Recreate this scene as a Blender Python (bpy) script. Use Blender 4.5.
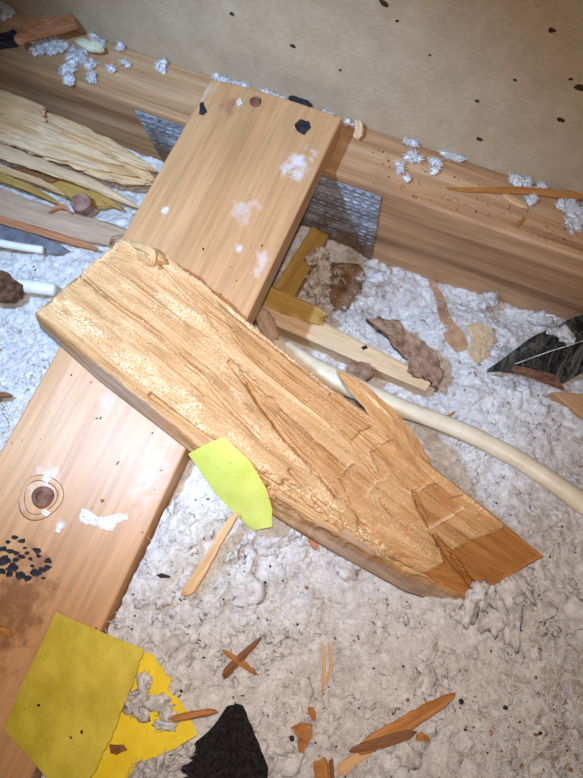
import bpy, bmesh, math, random
import numpy as np
from mathutils import Matrix, Vector

for o in list(bpy.data.objects):
    bpy.data.objects.remove(o)
scene = bpy.context.scene
COL = scene.collection
rnd = random.Random(7)
rng = np.random.default_rng(7)

# ------------------------------------------------------------------ camera
F, CX, CY = 584.0, 291.5, 389.0
CAMZ = 0.87                      # top face of the long board lies at z = 0.25
def _setup(ny=180.0, slope=0.345):
    d = np.array([0.0, ny, F]); d /= np.linalg.norm(d)
    n = np.cross(np.array([0.0, -232.0, F]), [1.0, slope, 0.0])
    X = np.cross(n, d); X /= np.linalg.norm(X)
    if X[0] < 0: X = -X
    Z = -d
    return np.array([X, np.cross(Z, X), Z])
RM = _setup()
CAM = np.array([0.0, 0.0, CAMZ])
def ray(px, py): return RM @ np.array([px - CX, py - CY, F])
def P(px, py, z):
    r = ray(px, py); return CAM + r * ((z - CAMZ) / r[2])
def PY(px, py, Y):
    r = ray(px, py); return CAM + r * (Y / r[1])
def proj(V):
    c = (np.asarray(V) - CAM) @ RM
    return np.stack([CX + F * c[:, 0] / c[:, 2], CY + F * c[:, 1] / c[:, 2]], 1)

cd = bpy.data.cameras.new('camera')
cam = bpy.data.objects.new('camera', cd); COL.objects.link(cam)
cd.sensor_fit = 'HORIZONTAL'; cd.sensor_width = 36.0; cd.lens = 36.0 * F / 583.0
cd.clip_start = 0.02; cd.clip_end = 20
m = Matrix.Identity(4)
for i in range(3):
    m[i][0] = RM[i, 0]; m[i][1] = -RM[i, 1]; m[i][2] = -RM[i, 2]
m[2][3] = CAMZ
cam.matrix_world = m
cd.dof.use_dof = True; cd.dof.focus_distance = 0.63; cd.dof.aperture_fstop = 12.0
scene.camera = cam

# ------------------------------------------------------------------ light
world = bpy.data.worlds.new('attic_air'); scene.world = world; world.use_nodes = True
bg = world.node_tree.nodes['Background']
bg.inputs['Color'].default_value = (1.0, 0.80, 0.62, 1); bg.inputs['Strength'].default_value = 0.06

def lamp(name, kind, loc, target, energy, color, **kw):
    ld = bpy.data.lights.new(name, kind); ld.energy = energy; ld.color = color
    for k, v in kw.items(): setattr(ld, k, v)
    o = bpy.data.objects.new(name, ld); COL.objects.link(o)
    o.location = loc
    o.rotation_euler = (Vector(target) - Vector(loc)).to_track_quat('-Z', 'Y').to_euler()
    return o
# a cool hand torch held to the left of the photographer
lamp('torch_light', 'SPOT', (-0.41, 0.10, 0.88), (-0.27, 0.28, 0.2), 33.0, (0.36, 0.61, 1.0),
     spot_size=math.radians(74), spot_blend=0.7, shadow_soft_size=0.016)
# the phone's own small flash beside the lens
lamp('phone_flash', 'SPOT', (-0.012, 0.018, 0.885), tuple(P(300, 470, .2)), 17.5, (1.0, 0.86, 0.80),
     spot_size=math.radians(112), spot_blend=1.0, shadow_soft_size=0.006)

vs = scene.view_settings
vs.view_transform = 'Standard'; vs.look = 'None'; vs.gamma = 1.0; vs.exposure = 0.0
vs.use_curve_mapping = False

# ------------------------------------------------------------------ noise
_T = rng.random(4096).astype(np.float64)
def _h(i, j, k):
    v = (i.astype(np.int64) * 73856093) ^ (j.astype(np.int64) * 19349663) ^ (k.astype(np.int64) * 83492791)
    v = (v ^ (v >> 13)) * 1274126177
    return _T[(v ^ (v >> 16)) & 4095]
def vnoise(x, y, z=None):
    x = np.asarray(x, float); y = np.asarray(y, float)
    z = np.zeros_like(x) if z is None else np.asarray(z, float) + np.zeros_like(x)
    i, j, k = np.floor(x), np.floor(y), np.floor(z)
    u, v, w = x - i, y - j, z - k
    u = u*u*u*(u*(u*6-15)+10); v = v*v*v*(v*(v*6-15)+10); w = w*w*w*(w*(w*6-15)+10)
    r = 0
    for a in (0, 1):
        for b in (0, 1):
            for c in (0, 1):
                r = r + _h(i+a, j+b, k+c) * (u if a else 1-u) * (v if b else 1-v) * (w if c else 1-w)
    return r * 2 - 1
def fbm(x, y, z=None, o=4):
    s, a, t = 0, 1.0, 0
    z = 0.0 if z is None else z
    for q in range(o):
        s = s + a * vnoise(np.asarray(x)*2**q + 17.3*q, np.asarray(y)*2**q - 9.1*q, np.asarray(z)*2**q + 3.7*q); t += a; a *= .5
    return s / t
def sstep(a, b, x):
    t = np.clip((x - a) / (b - a), 0, 1); return t*t*(3-2*t)
def seg_dist(Q, pl):
    d = np.full(len(Q), 1e9)
    for a, b in zip(pl[:-1], pl[1:]):
        a = np.array(a, float); b = np.array(b, float); ab = b - a
        t = np.clip(((Q - a) @ ab) / max(ab @ ab, 1e-9), 0, 1)
        d = np.minimum(d, np.linalg.norm(Q - (a + t[:, None]*ab), axis=1))
    return d
def inside(Q, poly):
    r = np.zeros(len(Q), bool); x, y = Q[:, 0], Q[:, 1]
    n = len(poly)
    for i in range(n):
        (x1, y1), (x2, y2) = poly[i], poly[(i+1) % n]
        if y1 == y2: continue
        r ^= ((y1 > y) != (y2 > y)) & (x < (x2-x1)*(y-y1)/(y2-y1)+x1)
    return r
def sdf(Q, poly):                      # positive inside, pixels
    d = seg_dist(Q, list(poly) + [poly[0]])
    return np.where(inside(Q, poly), d, -d)

# ------------------------------------------------------------------ materials
def lin(r, g, b):
    f = lambda c: (c/255/12.92) if c/255 <= .04045 else ((c/255+.055)/1.055)**2.4
    return (f(r), f(g), f(b), 1)
MATS = {}
class N:
    def __init__(s, name, rough=.6, spec=.3):
        s.m = bpy.data.materials.new(name); s.m.use_nodes = True
        s.t = s.m.node_tree; s.b = s.t.nodes['Principled BSDF']
        s.b.inputs['Roughness'].default_value = rough
        s.b.inputs['Specular IOR Level'].default_value = spec
        s.tc = s.n('ShaderNodeTexCoord')
        MATS[name] = s.m
    def n(s, kind, **kw):
        q = s.t.nodes.new(kind)
        for k, v in kw.items():
            if k in q.inputs: q.inputs[k].default_value = v
            else: setattr(q, k, v)
        return q
    def l(s, a, b): s.t.links.new(a, b)
    def coord(s, scale=(1, 1, 1), out='Object'):
        mp = s.n('ShaderNodeMapping'); mp.inputs['Scale'].default_value = scale
        s.l(s.tc.outputs[out], mp.inputs['Vector']); return mp.outputs[0]
    def noise(s, vec, scale, detail=4, rough=.55, dist=0):
        q = s.n('ShaderNodeTexNoise'); q.inputs['Scale'].default_value = scale; q.inputs['Detail'].default_value = detail
        q.inputs['Roughness'].default_value = rough; q.inputs['Distortion'].default_value = dist
        s.l(vec, q.inputs['Vector']); return q.outputs['Fac']
    def ramp(s, fac, stops):
        q = s.n('ShaderNodeValToRGB'); e = q.color_ramp.elements
        e[0].position, e[0].color = stops[0]; e[1].position, e[1].color = stops[-1]
        for p, c in stops[1:-1]:
            x = e.new(p); x.color = c
        s.l(fac, q.inputs[0]); return q.outputs[0]
    def mix(s, fac, a, b, mode='MIX'):
        q = s.n('ShaderNodeMix', data_type='RGBA', blend_type=mode)
        for v, k in ((fac, 0), (a, 6), (b, 7)):
            if hasattr(v, 'node'): s.l(v, q.inputs[k])
            else: q.inputs[k].default_value = v
        return q.outputs[2]
    def math(s, op, a, b=0.0):
        q = s.n('ShaderNodeMath', operation=op)
        for v, k in ((a, 0), (b, 1)):
            if hasattr(v, 'node'): s.l(v, q.inputs[k])
            else: q.inputs[k].default_value = v
        return q.outputs[0]
    def bump(s, h, dist, strength=.6):
        q = s.n('ShaderNodeBump'); q.inputs['Distance'].default_value = dist; q.inputs['Strength'].default_value = strength
        s.l(h, q.inputs['Height']); s.l(q.outputs[0], s.b.inputs['Normal'])
    def color(s, c): s.l(c, s.b.inputs['Base Color'])
W1, K0 = (1, 1, 1, 1), (0, 0, 0, 1)

def wood(name, dark, mid, light, across=70, along=3.5, rough=.6, bump=.0006, spec=.3, specks=.0, blotch=None, contrast=(.32, .68)):
    s = N(name, rough, spec)
    v = s.coord((along, across, across))
    f = s.noise(v, 1.0, 6, .6, .25)
    v2 = s.coord((along*.25, across*.3, across*.3))
    f2 = s.noise(v2, 1.0, 3, .5, .8)
    g = s.math('ADD', s.math('MULTIPLY', f, .55), s.math('MULTIPLY', f2, .45))
    c = s.ramp(g, [(contrast[0], dark), (.5, mid), (contrast[1], light)])
    fine = s.noise(s.coord((along*6, across*7, across*7)), 1.0, 3, .6)
    c = s.mix(s.ramp(fine, [(.35, (.82, .78, .74, 1)), (.62, W1)]), K0, c)
    if blotch:
        b = s.ramp(s.noise(s.coord(), 9, 4, .6), [(.5, K0), (.72, (.7, .7, .7, 1))])
        c = s.mix(b, c, blotch)
    if specks:
        d = s.ramp(s.noise(s.coord(), 420, 1, .5), [(.72, K0), (.78, (specks,)*3 + (1,))])
        c = s.mix(d, c, lin(60, 38, 24))
    s.color(c); s.bump(s.math('ADD', f, s.math('MULTIPLY', fine, .5)), bump)
    return s

wood('joist_pine', lin(136, 94, 62), lin(188, 144, 102), lin(216, 176, 134), 48, 2.2, contrast=(.36, .64), specks=.5, blotch=lin(150, 118, 88))
sb = wood('board_pine', lin(184, 134, 88), lin(205, 155, 106), lin(217, 170, 122), 24, 1.6, rough=.42, bump=.0003, spec=.45)
# chalky plaster dust rubbed into the face of the board, with a shape of its own
def dust(s, spots, col):
    base = s.b.inputs['Base Color'].links[0].from_socket
    brk = s.noise(s.coord(), 60, 5, .65)
    for (x, y, sx, sy, amt) in spots:
        mp = s.n('ShaderNodeMapping'); mp.vector_type = 'TEXTURE'
        mp.inputs['Location'].default_value = (x, y, 0); mp.inputs['Scale'].default_value = (sx, sy, 1)
        s.l(s.tc.outputs['Object'], mp.inputs['Vector'])
        mul = s.n('ShaderNodeVectorMath', operation='MULTIPLY'); mul.inputs[1].default_value = (1, 1, 0)
        s.l(mp.outputs[0], mul.inputs[0])
        ln = s.n('ShaderNodeVectorMath', operation='LENGTH'); s.l(mul.outputs[0], ln.inputs[0])
        k = s.math('SUBTRACT', 1.15, ln.outputs['Value'])
        k = s.math('ADD', k, s.math('MULTIPLY', s.math('SUBTRACT', brk, .5), 3.6))
        k = s.math('MULTIPLY', s.ramp(k, [(.25, K0), (1.0, W1)]), amt)
        base = s.mix(k, base, col)
    s.color(base)
wood('chunk_clean', lin(150, 96, 46), lin(178, 118, 62), lin(196, 140, 84), 50, 2.5, rough=.5)
wood('pale_splinter', lin(186, 138, 88), lin(218, 176, 124), lin(236, 204, 158), 90, 4, blotch=lin(188, 150, 112))
wood('block_pine', lin(206, 168, 124), lin(226, 194, 152), lin(238, 212, 176), 40, 3)
wood('amber_splinter', lin(136, 82, 36), lin(180, 120, 60), lin(212, 156, 96), 160, 9)
wood('dark_splinter', lin(96, 58, 30), lin(134, 86, 48), lin(164, 112, 70), 160, 9)
wood('grey_wood', lin(146, 116, 92), lin(190, 158, 130), lin(212, 184, 156), 80, 4)
wood('ochre_wood', lin(150, 112, 48), lin(186, 146, 74), lin(206, 170, 100), 80, 4)
wood('chip_wood', lin(150, 92, 56), lin(186, 124, 82), lin(206, 148, 106), 110, 5)

# the gnawed timber: attributes "frass" (pale meal) and "raw" (clean smooth wood) say where each surface is
s = N('gnawed_wood', .75, .2)
v = s.coord((3, 90, 90)); f = s.noise(v, 1, 6, .62, .3)
fl = s.noise(s.coord((5, 330, 330)), 1, 3, .6)
c = s.ramp(f, [(.28, lin(146, 98, 54)), (.46, lin(188, 139, 88)), (.7, lin(210, 166, 116))])
c = s.mix(s.ramp(fl, [(.34, (.84, .79, .74, 1)), (.48, W1)]), K0, c)
at = s.n('ShaderNodeAttribute', attribute_name='raw')
c = s.mix(at.outputs['Fac'], c, s.ramp(f, [(.3, lin(150, 98, 48)), (.7, lin(186, 128, 70))]))
af = s.n('ShaderNodeAttribute', attribute_name='frass')
gr = s.noise(s.coord(), 520, 3, .7)
fm = s.math('MULTIPLY', af.outputs['Fac'], s.ramp(gr, [(.36, K0), (.56, W1)]))
c = s.mix(fm, c, s.ramp(gr, [(.4, lin(208, 166, 112)), (.65, lin(236, 212, 172))]))
ag = s.n('ShaderNodeAttribute', attribute_name='grey')
c = s.mix(ag.outputs['Fac'], c, s.ramp(f, [(.3, lin(160, 136, 116)), (.7, lin(196, 172, 152))]))
s.color(c); s.bump(s.math('ADD', s.math('ADD', f, fl), s.math('MULTIPLY', gr, .6)), .0009, .7)

s = N('frass_meal', .9, .1)
s.color(s.ramp(s.noise(s.coord(), 260, 2), [(.35, lin(196, 150, 94)), (.65, lin(238, 214, 174))]))

s = N('hardboard', .8, .2)
v = s.coord(); f = s.noise(v, 26, 5, .62); g = s.noise(s.coord((110, 110, 330)), 1, 4, .6); h = s.noise(v, 420, 2, .6)
c = s.ramp(s.math('ADD', s.math('MULTIPLY', f, .5), s.math('MULTIPLY', g, .5)),
           [(.36, lin(182, 160, 130)), (.5, lin(194, 172, 141)), (.62, lin(204, 184, 154))])
c = s.mix(s.ramp(h, [(.66, K0), (.72, (.45, .45, .45, 1))]), c, lin(110, 84, 58))
s.color(c); s.bump(g, .0006, .4)

s = N('insulation_wool', 1.0, .03)
v = s.coord(); f = s.noise(v, 14, 5, .6); g = s.noise(v, 60, 5, .65, 1.2); h = s.noise(v, 330, 2, .5); k = s.noise(v, 150, 2, .5)
c = s.ramp(g, [(.30, lin(196, 190, 184)), (.48, lin(226, 222, 217)), (.62, lin(238, 236, 232))])
c = s.mix(s.ramp(f, [(.52, K0), (.7, (.4, .4, .4, 1))]), c, lin(204, 190, 172))
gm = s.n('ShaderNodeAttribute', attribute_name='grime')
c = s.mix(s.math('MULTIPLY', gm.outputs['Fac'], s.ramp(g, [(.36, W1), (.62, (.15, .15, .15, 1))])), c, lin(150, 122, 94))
c = s.mix(s.ramp(h, [(.73, K0), (.77, (.6, .6, .6, 1))]), c, lin(124, 104, 84))
c = s.mix(s.ramp(k, [(.76, K0), (.79, (.7, .7, .7, 1))]), c, lin(90, 80, 72))
s.color(c); s.bump(s.math('ADD', s.noise(v, 260, 6, .75, 1.0), s.math('MULTIPLY', g, .6)), .0030, .85)
s.b.inputs['Subsurface Weight'].default_value = .35
s.b.inputs['Subsurface Radius'].default_value = (1, .95, .9); s.b.inputs['Subsurface Scale'].default_value = .004

s = N('tuft_wool', 1.0, .05)
v = s.coord(); g = s.noise(v, 120, 4, .6)
s.color(s.ramp(g, [(.3, lin(206, 206, 206)), (.5, lin(240, 240, 240))])); s.bump(s.noise(v, 300, 4, .7), .002, .8)
s = N('wool_fibre', .9, .1); s.b.inputs['Base Color'].default_value = lin(230, 227, 222)

s = N('grey_lint', .9, .1); s.b.inputs['Base Color'].default_value = lin(112, 110, 100)
s = N('galvanised_steel', .42, .5); s.b.inputs['Metallic'].default_value = .35
v = s.coord(); f = s.noise(s.coord((10, 40, 120)), 1, 4, .6); g = s.noise(v, 30, 4, .6)
s.color(s.mix(s.ramp(g, [(.45, K0), (.7, (.8, .8, .8, 1))]), s.ramp(f, [(.35, lin(120, 126, 136)), (.65, lin(200, 204, 212))]), lin(96, 84, 74)))
sx = s.n('ShaderNodeSeparateXYZ'); s.l(s.tc.outputs['Object'], sx.inputs[0])
cur = s.b.inputs['Base Color'].links[0].from_socket
mk = s.math('ADD', s.math('MULTIPLY', sx.outputs['Z'], -14.0), s.math('ADD', s.math('MULTIPLY', g, 1.6), .45))
s.color(s.mix(s.ramp(mk, [(.1, K0), (.6, (.9, .9, .9, 1))]), cur, lin(118, 90, 64)))
s.bump(f, .0008, .6)
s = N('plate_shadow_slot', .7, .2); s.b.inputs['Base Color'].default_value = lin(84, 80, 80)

def plain(name, a, b, scale=60, rough=.7, spec=.3, bump=.0006, det=4):
    s = N(name, rough, spec); f = s.noise(s.coord(), scale, det, .6)
    s.color(s.ramp(f, [(.35, a), (.65, b)])); s.bump(f, bump, .6); return s
plain('ivory_plastic', lin(220, 204, 172), lin(236, 224, 198), 25, .38, .45, .0003)
plain('white_plastic', lin(226, 222, 214), lin(240, 238, 232), 30, .4, .4, .0003)
plain('mud', lin(120, 92, 72), lin(172, 140, 116), 90, .95, .1, .003)
plain('dark_mud', lin(104, 78, 56), lin(150, 120, 92), 60, .95, .1, .003)
plain('pale_mud', lin(150, 130, 110), lin(214, 204, 192), 70, .95, .1, .003)
plain('bark', lin(70, 48, 36), lin(124, 88, 66), 110, .95, .1, .002)
plain('brown_paper', lin(158, 116, 84), lin(192, 152, 116), 50, .8, .2, .0006)
plain('tan_paper', lin(190, 160, 122), lin(212, 186, 150), 60, .8, .2, .0006)
plain('black_felt', lin(16, 15, 16), lin(44, 42, 42), 300, .95, .15, .0015)
plain('tar', lin(22, 22, 26), lin(52, 52, 58), 120, .6, .3, .0006)
plain('slate_grey', lin(92, 90, 96), lin(128, 126, 132), 60, .7, .3)
plain('rusty_steel', lin(92, 58, 44), lin(140, 98, 76), 140, .7, .3, .0006)
plain('knob_brown', lin(122, 88, 76), lin(176, 136, 118), 80, .6, .3, .0008)
plain('white_smear', lin(196, 186, 178), lin(230, 226, 222), 260, .8, .2, .0008)
plain('speck_dark', lin(26, 22, 20), lin(64, 48, 36), 200, .7, .2)
plain('speck_brown', lin(110, 70, 38), lin(176, 120, 70), 200, .8, .2)
plain('pod_green', lin(196, 200, 160), lin(226, 226, 196), 60, .6, .3)
plain('stain_brown', lin(58, 40, 28), lin(92, 66, 46), 120, .9, .1)
plain('gypsum', lin(150, 146, 140), lin(170, 166, 160), 30, .9, .1)
s = plain('hairy_black_film', lin(14, 14, 15), lin(30, 30, 31), 60, .45, .4, .0008)
fz = s.noise(s.coord((60, 14, 14)), 1, 6, .7, 1.5)
s.color(s.mix(s.ramp(fz, [(.5, K0), (.68, (.75, .75, .75, 1))]), lin(20, 20, 21), lin(128, 124, 112)))
for nm, a, b in (('lime_paper', lin(206, 214, 96), lin(220, 226, 118)), ('yellow_paper', lin(184, 164, 48), lin(206, 186, 66)),
                 ('bright_yellow_paper', lin(222, 190, 26), lin(236, 208, 50))):
    s = N(nm, .6, .3); f = s.noise(s.coord(), 30, 4, .6)
    c = s.ramp(f, [(.35, a), (.65, b)])
    k = s.noise(s.coord(), 260, 2, .5)
    c = s.mix(s.ramp(k, [(.72, K0), (.77, (.6, .6, .6, 1))]), c, lin(90, 76, 40))
    s.color(c); s.bump(f, .001, .4)

# ------------------------------------------------------------------ object helpers
WM = {}
def frame(o, x=(1, 0, 0), z=(0, 0, 1)):
    x = Vector([float(q) for q in x]).normalized(); z = Vector([float(q) for q in z])
    y = z.cross(x).normalized(); z = x.cross(y)
    M = Matrix((( x[0], y[0], z[0], float(o[0])), (x[1], y[1], z[1], float(o[1])), (x[2], y[2], z[2], float(o[2])), (0, 0, 0, 1)))
    return M
def obj(name, V, Fc, mat, parent=None, M=None, smooth=False, attrs=None):
    V = np.asarray(V, float)
    if M is None: M = frame((V[:, 0].mean(), V[:, 1].mean(), V[:, 2].min()))
    Mi = np.array(M.inverted())
    L = V @ Mi[:3, :3].T + Mi[:3, 3]
    me = bpy.data.meshes.new(name)
    if isinstance(Fc, np.ndarray):
        k = Fc.shape[1]
        me.vertices.add(len(L)); me.vertices.foreach_set('co', L.astype(np.float32).ravel())
        me.loops.add(Fc.size); me.loops.foreach_set('vertex_index', Fc.astype(np.int32).ravel())
        me.polygons.add(len(Fc)); me.polygons.foreach_set('loop_start', np.arange(0, Fc.size, k, dtype=np.int32))
        me.update(calc_edges=True)
    else:
        me.from_pydata(L.tolist(), [], [list(f) for f in Fc]); me.update()
    me.materials.append(MATS[mat])
    if smooth: me.polygons.foreach_set('use_smooth', np.ones(len(me.polygons), bool))
    for k, a in (attrs or {}).items():
        q = me.attributes.new(k, 'FLOAT', 'POINT'); q.data.foreach_set('value', np.asarray(a, np.float32))
    o = bpy.data.objects.new(name, me); COL.objects.link(o)
    if parent is not None:
        o.parent = parent; o.matrix_local = WM[parent.name].inverted() @ M
    else: o.matrix_world = M
    WM[o.name] = M.copy()
    return o
def empty(name, loc):
    o = bpy.data.objects.new(name, None); COL.objects.link(o); o.empty_display_size = .02
    o.matrix_world = Matrix.Translation(Vector([float(q) for q in loc])); WM[o.name] = o.matrix_world.copy(); return o
def tag(o, label, cat, group=None, kind=None):
    o['label'] = label; o['category'] = cat
    if group: o['group'] = group
    if kind: o['kind'] = kind
    return o
def structure(o, label=None):
    o['kind'] = 'structure'
    if label: o['label'] = label
    return o

def box_grid(lo, hi, res, disp=0, nf=40, bev=.002):
    """closed box whose faces are gridded, edges eased, faces gently uneven"""
    bm = bmesh.new(); lo = np.array(lo); hi = np.array(hi)
    bmesh.ops.create_cube(bm, size=1.0)
    for v in bm.verts: v.co = Vector([lo[i] + (v.co[i]+.5)*(hi[i]-lo[i]) for i in range(3)])
    bmesh.ops.bevel(bm, geom=list(bm.edges), offset=bev, segments=2, affect='EDGES', profile=.5)
    for ax in range(3):
        L = hi[ax]-lo[ax]; n = int(L/res)
        for k in range(1, n):
            c = [0, 0, 0]; c[ax] = lo[ax] + L*k/n; nn = [0, 0, 0]; nn[ax] = 1
            bmesh.ops.bisect_plane(bm, geom=list(bm.verts)+list(bm.edges)+list(bm.faces), plane_co=c, plane_no=nn)
    V = np.array([v.co[:] for v in bm.verts]); Fc = [[v.index for v in f.verts] for f in bm.faces]
    bm.free()
    if disp:
        for i in range(3):
            V[:, i] += disp*fbm(V[:, 0]*nf*.12+i*7, V[:, 1]*nf+3, V[:, 2]*nf+i*3, 3)
    return V, Fc

def tube(path, radii, n=12, flat=1.0, jitter=0.0, caps=True):
    path = np.array(path, float); k = len(path); V = []; Fc = []
    up = np.array([0, 0, 1.0])
    for i in range(k):
        t = path[min(i+1, k-1)] - path[max(i-1, 0)]; t /= np.linalg.norm(t)
        a = np.cross(up, t); a /= np.linalg.norm(a); b = np.cross(t, a)
        for j in range(n):
            q = 2*math.pi*j/n
            r = radii[i]*(1+jitter*rng.uniform(-1, 1))
            V.append(path[i] + a*math.cos(q)*r + b*math.sin(q)*r*flat)
    for i in range(k-1):
        for j in range(n):
            Fc.append([i*n+j, i*n+(j+1) % n, (i+1)*n+(j+1) % n, (i+1)*n+j])
    if caps:
        Fc.append(list(range(n))[::-1]); Fc.append([(k-1)*n+j for j in range(n)])
    return np.array(V), Fc
def spline(pts, n):
    pts = np.array(pts, float); k = len(pts); out = []
    for i in range(k-1):
        p0, p1, p2, p3 = pts[max(i-1, 0)], pts[i], pts[i+1], pts[min(i+2, k-1)]
        for t in np.linspace(0, 1, n, endpoint=False):
            out.append(.5*((2*p1)+(-p0+p2)*t+(2*p0-5*p1+4*p2-p3)*t*t+(-p0+3*p1-3*p2+p3)*t**3))
    out.append(pts[-1]); return np.array(out)

def splinter(name, pts, wpx, thick, mat, parent=None, n=14, ragged=.95, seed=0, taper=(.25, .15), steps=6, ridge=.22):
    """a torn sliver of wood along pixel points (px, py, z); wpx = widths in photo pixels"""
    r = np.random.default_rng(seed+100)
    W = np.array([P(*p) for p in pts]); C = spline(W, steps); k = len(C)
    w = np.interp(np.linspace(0, 1, k), np.linspace(0, 1, len(wpx)), wpx)
    dep = np.linalg.norm(C-CAM, axis=1); w = w*dep/F*.5
    d = W[-1]-W[0]; d /= np.linalg.norm(d); side = np.cross([0, 0, 1], d); side /= np.linalg.norm(side); up = np.cross(d, side)
    off = 1+ridge*r.uniform(-1, 1, n); ej0 = r.uniform(0, 1, n); ej1 = r.uniform(0, 1, n); sh0, sh1 = r.uniform(-1.6, 1.6, 2)
    L = np.linalg.norm(W[-1]-W[0]); V = []; Fc = []
    for i in range(k):
        s = i/(k-1)
        e = min(1, taper[0]+(1-taper[0])*min(1, s*6)**.7) * min(1, taper[1]+(1-taper[1])*min(1, (1-s)*6)**.7)
        for j in range(n):
            q = 2*math.pi*j/n
            cx, cz = math.cos(q), math.sin(q)
            m4 = max(abs(cx), abs(cz))**.6
            o = off[j]*(1+.10*r.uniform(-1, 1))
            p = C[i] + side*cx/m4*w[i]*e*o + up*(cz/m4*thick*.5*e*o)
            if i == 0: p = p + d*ragged*w[i]*(ej0[j]-.3)*1.5+d*sh0*cx*w[i]*e
            if i == k-1: p = p - d*ragged*w[i]*(ej1[j]-.3)*1.5+d*sh1*cx*w[i]*e
            V.append(p)
    for i in range(k-1):
        for j in range(n):
            Fc.append([i*n+j, i*n+(j+1) % n, (i+1)*n+(j+1) % n, (i+1)*n+j])
    V.append(C[0]+d*w[0]*.2); V.append(C[-1]-d*w[-1]*.2)
    for j in range(n):
        Fc.append([(j+1) % n, j, len(V)-2]); Fc.append([(k-1)*n+j, (k-1)*n+(j+1) % n, len(V)-1])
    return obj(name, V, Fc, mat, parent, frame(C[0], d, up))

def chip(name, outline, thick, mat, parent=None, jag=.0, lump=.0, seed=0, inset=.05, smooth=False, xdir=None, dens=3, PW=None):
    """solid chip from a pixel outline [(px,py,z)]: ragged rim, eased top, uneven face"""
    r = np.random.default_rng(seed+300)
    W = np.array([P(*p) for p in outline]) if PW is None else np.array(PW)
    R = []
    for a, b in zip(W, np.roll(W, -1, 0)):
        for t in np.arange(dens)/dens: R.append(a+(b-a)*t)
    R = np.array(R); c = R.mean(0); size = np.linalg.norm(R-c, axis=1).mean()
    R[:, :2] += r.uniform(-1, 1, (len(R), 2))*jag*size
    n = len(R); V = []; Fc = []
    rings = [(0.96, -thick), (1.0, -thick*.35), (1-inset*.4, -thick*.06), (1-inset*1.6, 0)]
    m = 5
    for q in range(1, m): rings.append(((1-inset*1.6)*(1-q/m), 0))
    for sc, dz in rings:
        for i in range(n):
            p = c+(R[i]-c)*sc; V.append(p+np.array([0, 0, dz]))
    V = np.array(V)
    top = slice(2*n, len(V))
    if lump:
        V[top, 2] += lump*(fbm(V[top, 0]*70+seed, V[top, 1]*70, None, 3)+.3*r.uniform(-1, 1, len(V)-2*n))
    V = list(V)
    for g in range(len(rings)-1):
        for i in range(n):
            Fc.append([g*n+i, g*n+(i+1) % n, (g+1)*n+(i+1) % n, (g+1)*n+i])
    V.append(c+np.array([0, 0, 0])); g = (len(rings)-1)*n
    for i in range(n): Fc.append([g+i, g+(i+1) % n, len(V)-1])
    Fc.append(list(range(n))[::-1])
    # keep winding upward
    A = sum(R[i, 0]*R[(i+1) % n, 1]-R[(i+1) % n, 0]*R[i, 1] for i in range(n))
    if A < 0: Fc = [f[::-1] for f in Fc]
    M = frame((c[0], c[1], min(v[2] for v in V)), xdir if xdir is not None else (1, 0, 0))
    return obj(name, V, Fc, mat, parent, M, smooth)

def sheet(name, edgeA, edgeB, mat, thick=.0009, nu=14, nv=10, wob=.0015, seed=0, parent=None, curl=0.0, fray=0.0):
    """thin sheet spanned between two pixel polylines (px,py,z); a real sheet with thickness"""
    r = np.random.default_rng(seed+500)
    def res(pl, n):
        W = np.array([P(*p) for p in pl]); d = np.r_[0, np.cumsum(np.linalg.norm(np.diff(W, axis=0), axis=1))]
        t = np.linspace(0, d[-1], n); return np.stack([np.interp(t, d, W[:, i]) for i in range(3)], 1)
    A, B = res(edgeA, nu), res(edgeB, nu)
    V = []
    for i in range(nu):
        for j in range(nv):
            t = j/(nv-1); p = A[i]*(1-t)+B[i]*t
            p = p+np.array([0, 0, curl*math.sin(math.pi*t)])
            V.append(p)
    V = np.array(V); V[:, 2] += wob*fbm(V[:, 0]*30+seed, V[:, 1]*30, None, 3)
    if fray:
        idx = [i*nv+nv-1 for i in range(nu)]
        V[idx] += np.c_[r.uniform(-1, 1, (nu, 2))*fray, np.zeros(nu)]
    n = len(V); V2 = np.vstack([V, V-np.array([0, 0, thick])]); Fc = []
    for i in range(nu-1):
        for j in range(nv-1):
            a = i*nv+j; q = [a, a+1, a+nv+1, a+nv]; Fc.append(q); Fc.append([x+n for x in q[::-1]])
    rim = [i*nv for i in range(nu)] + [(nu-1)*nv+j for j in range(1, nv)] + [i*nv+nv-1 for i in range(nu-2, -1, -1)] + [j for j in range(nv-2, 0, -1)]
    for a, b in zip(rim, rim[1:]+rim[:1]): Fc.append([a, b, b+n, a+n])
    o = obj(name, V2, Fc, mat, parent, smooth=False)
    bm = bmesh.new(); bm.from_mesh(o.data); bmesh.ops.recalc_face_normals(bm, faces=bm.faces); bm.to_mesh(o.data); bm.free()
    return o

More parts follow.
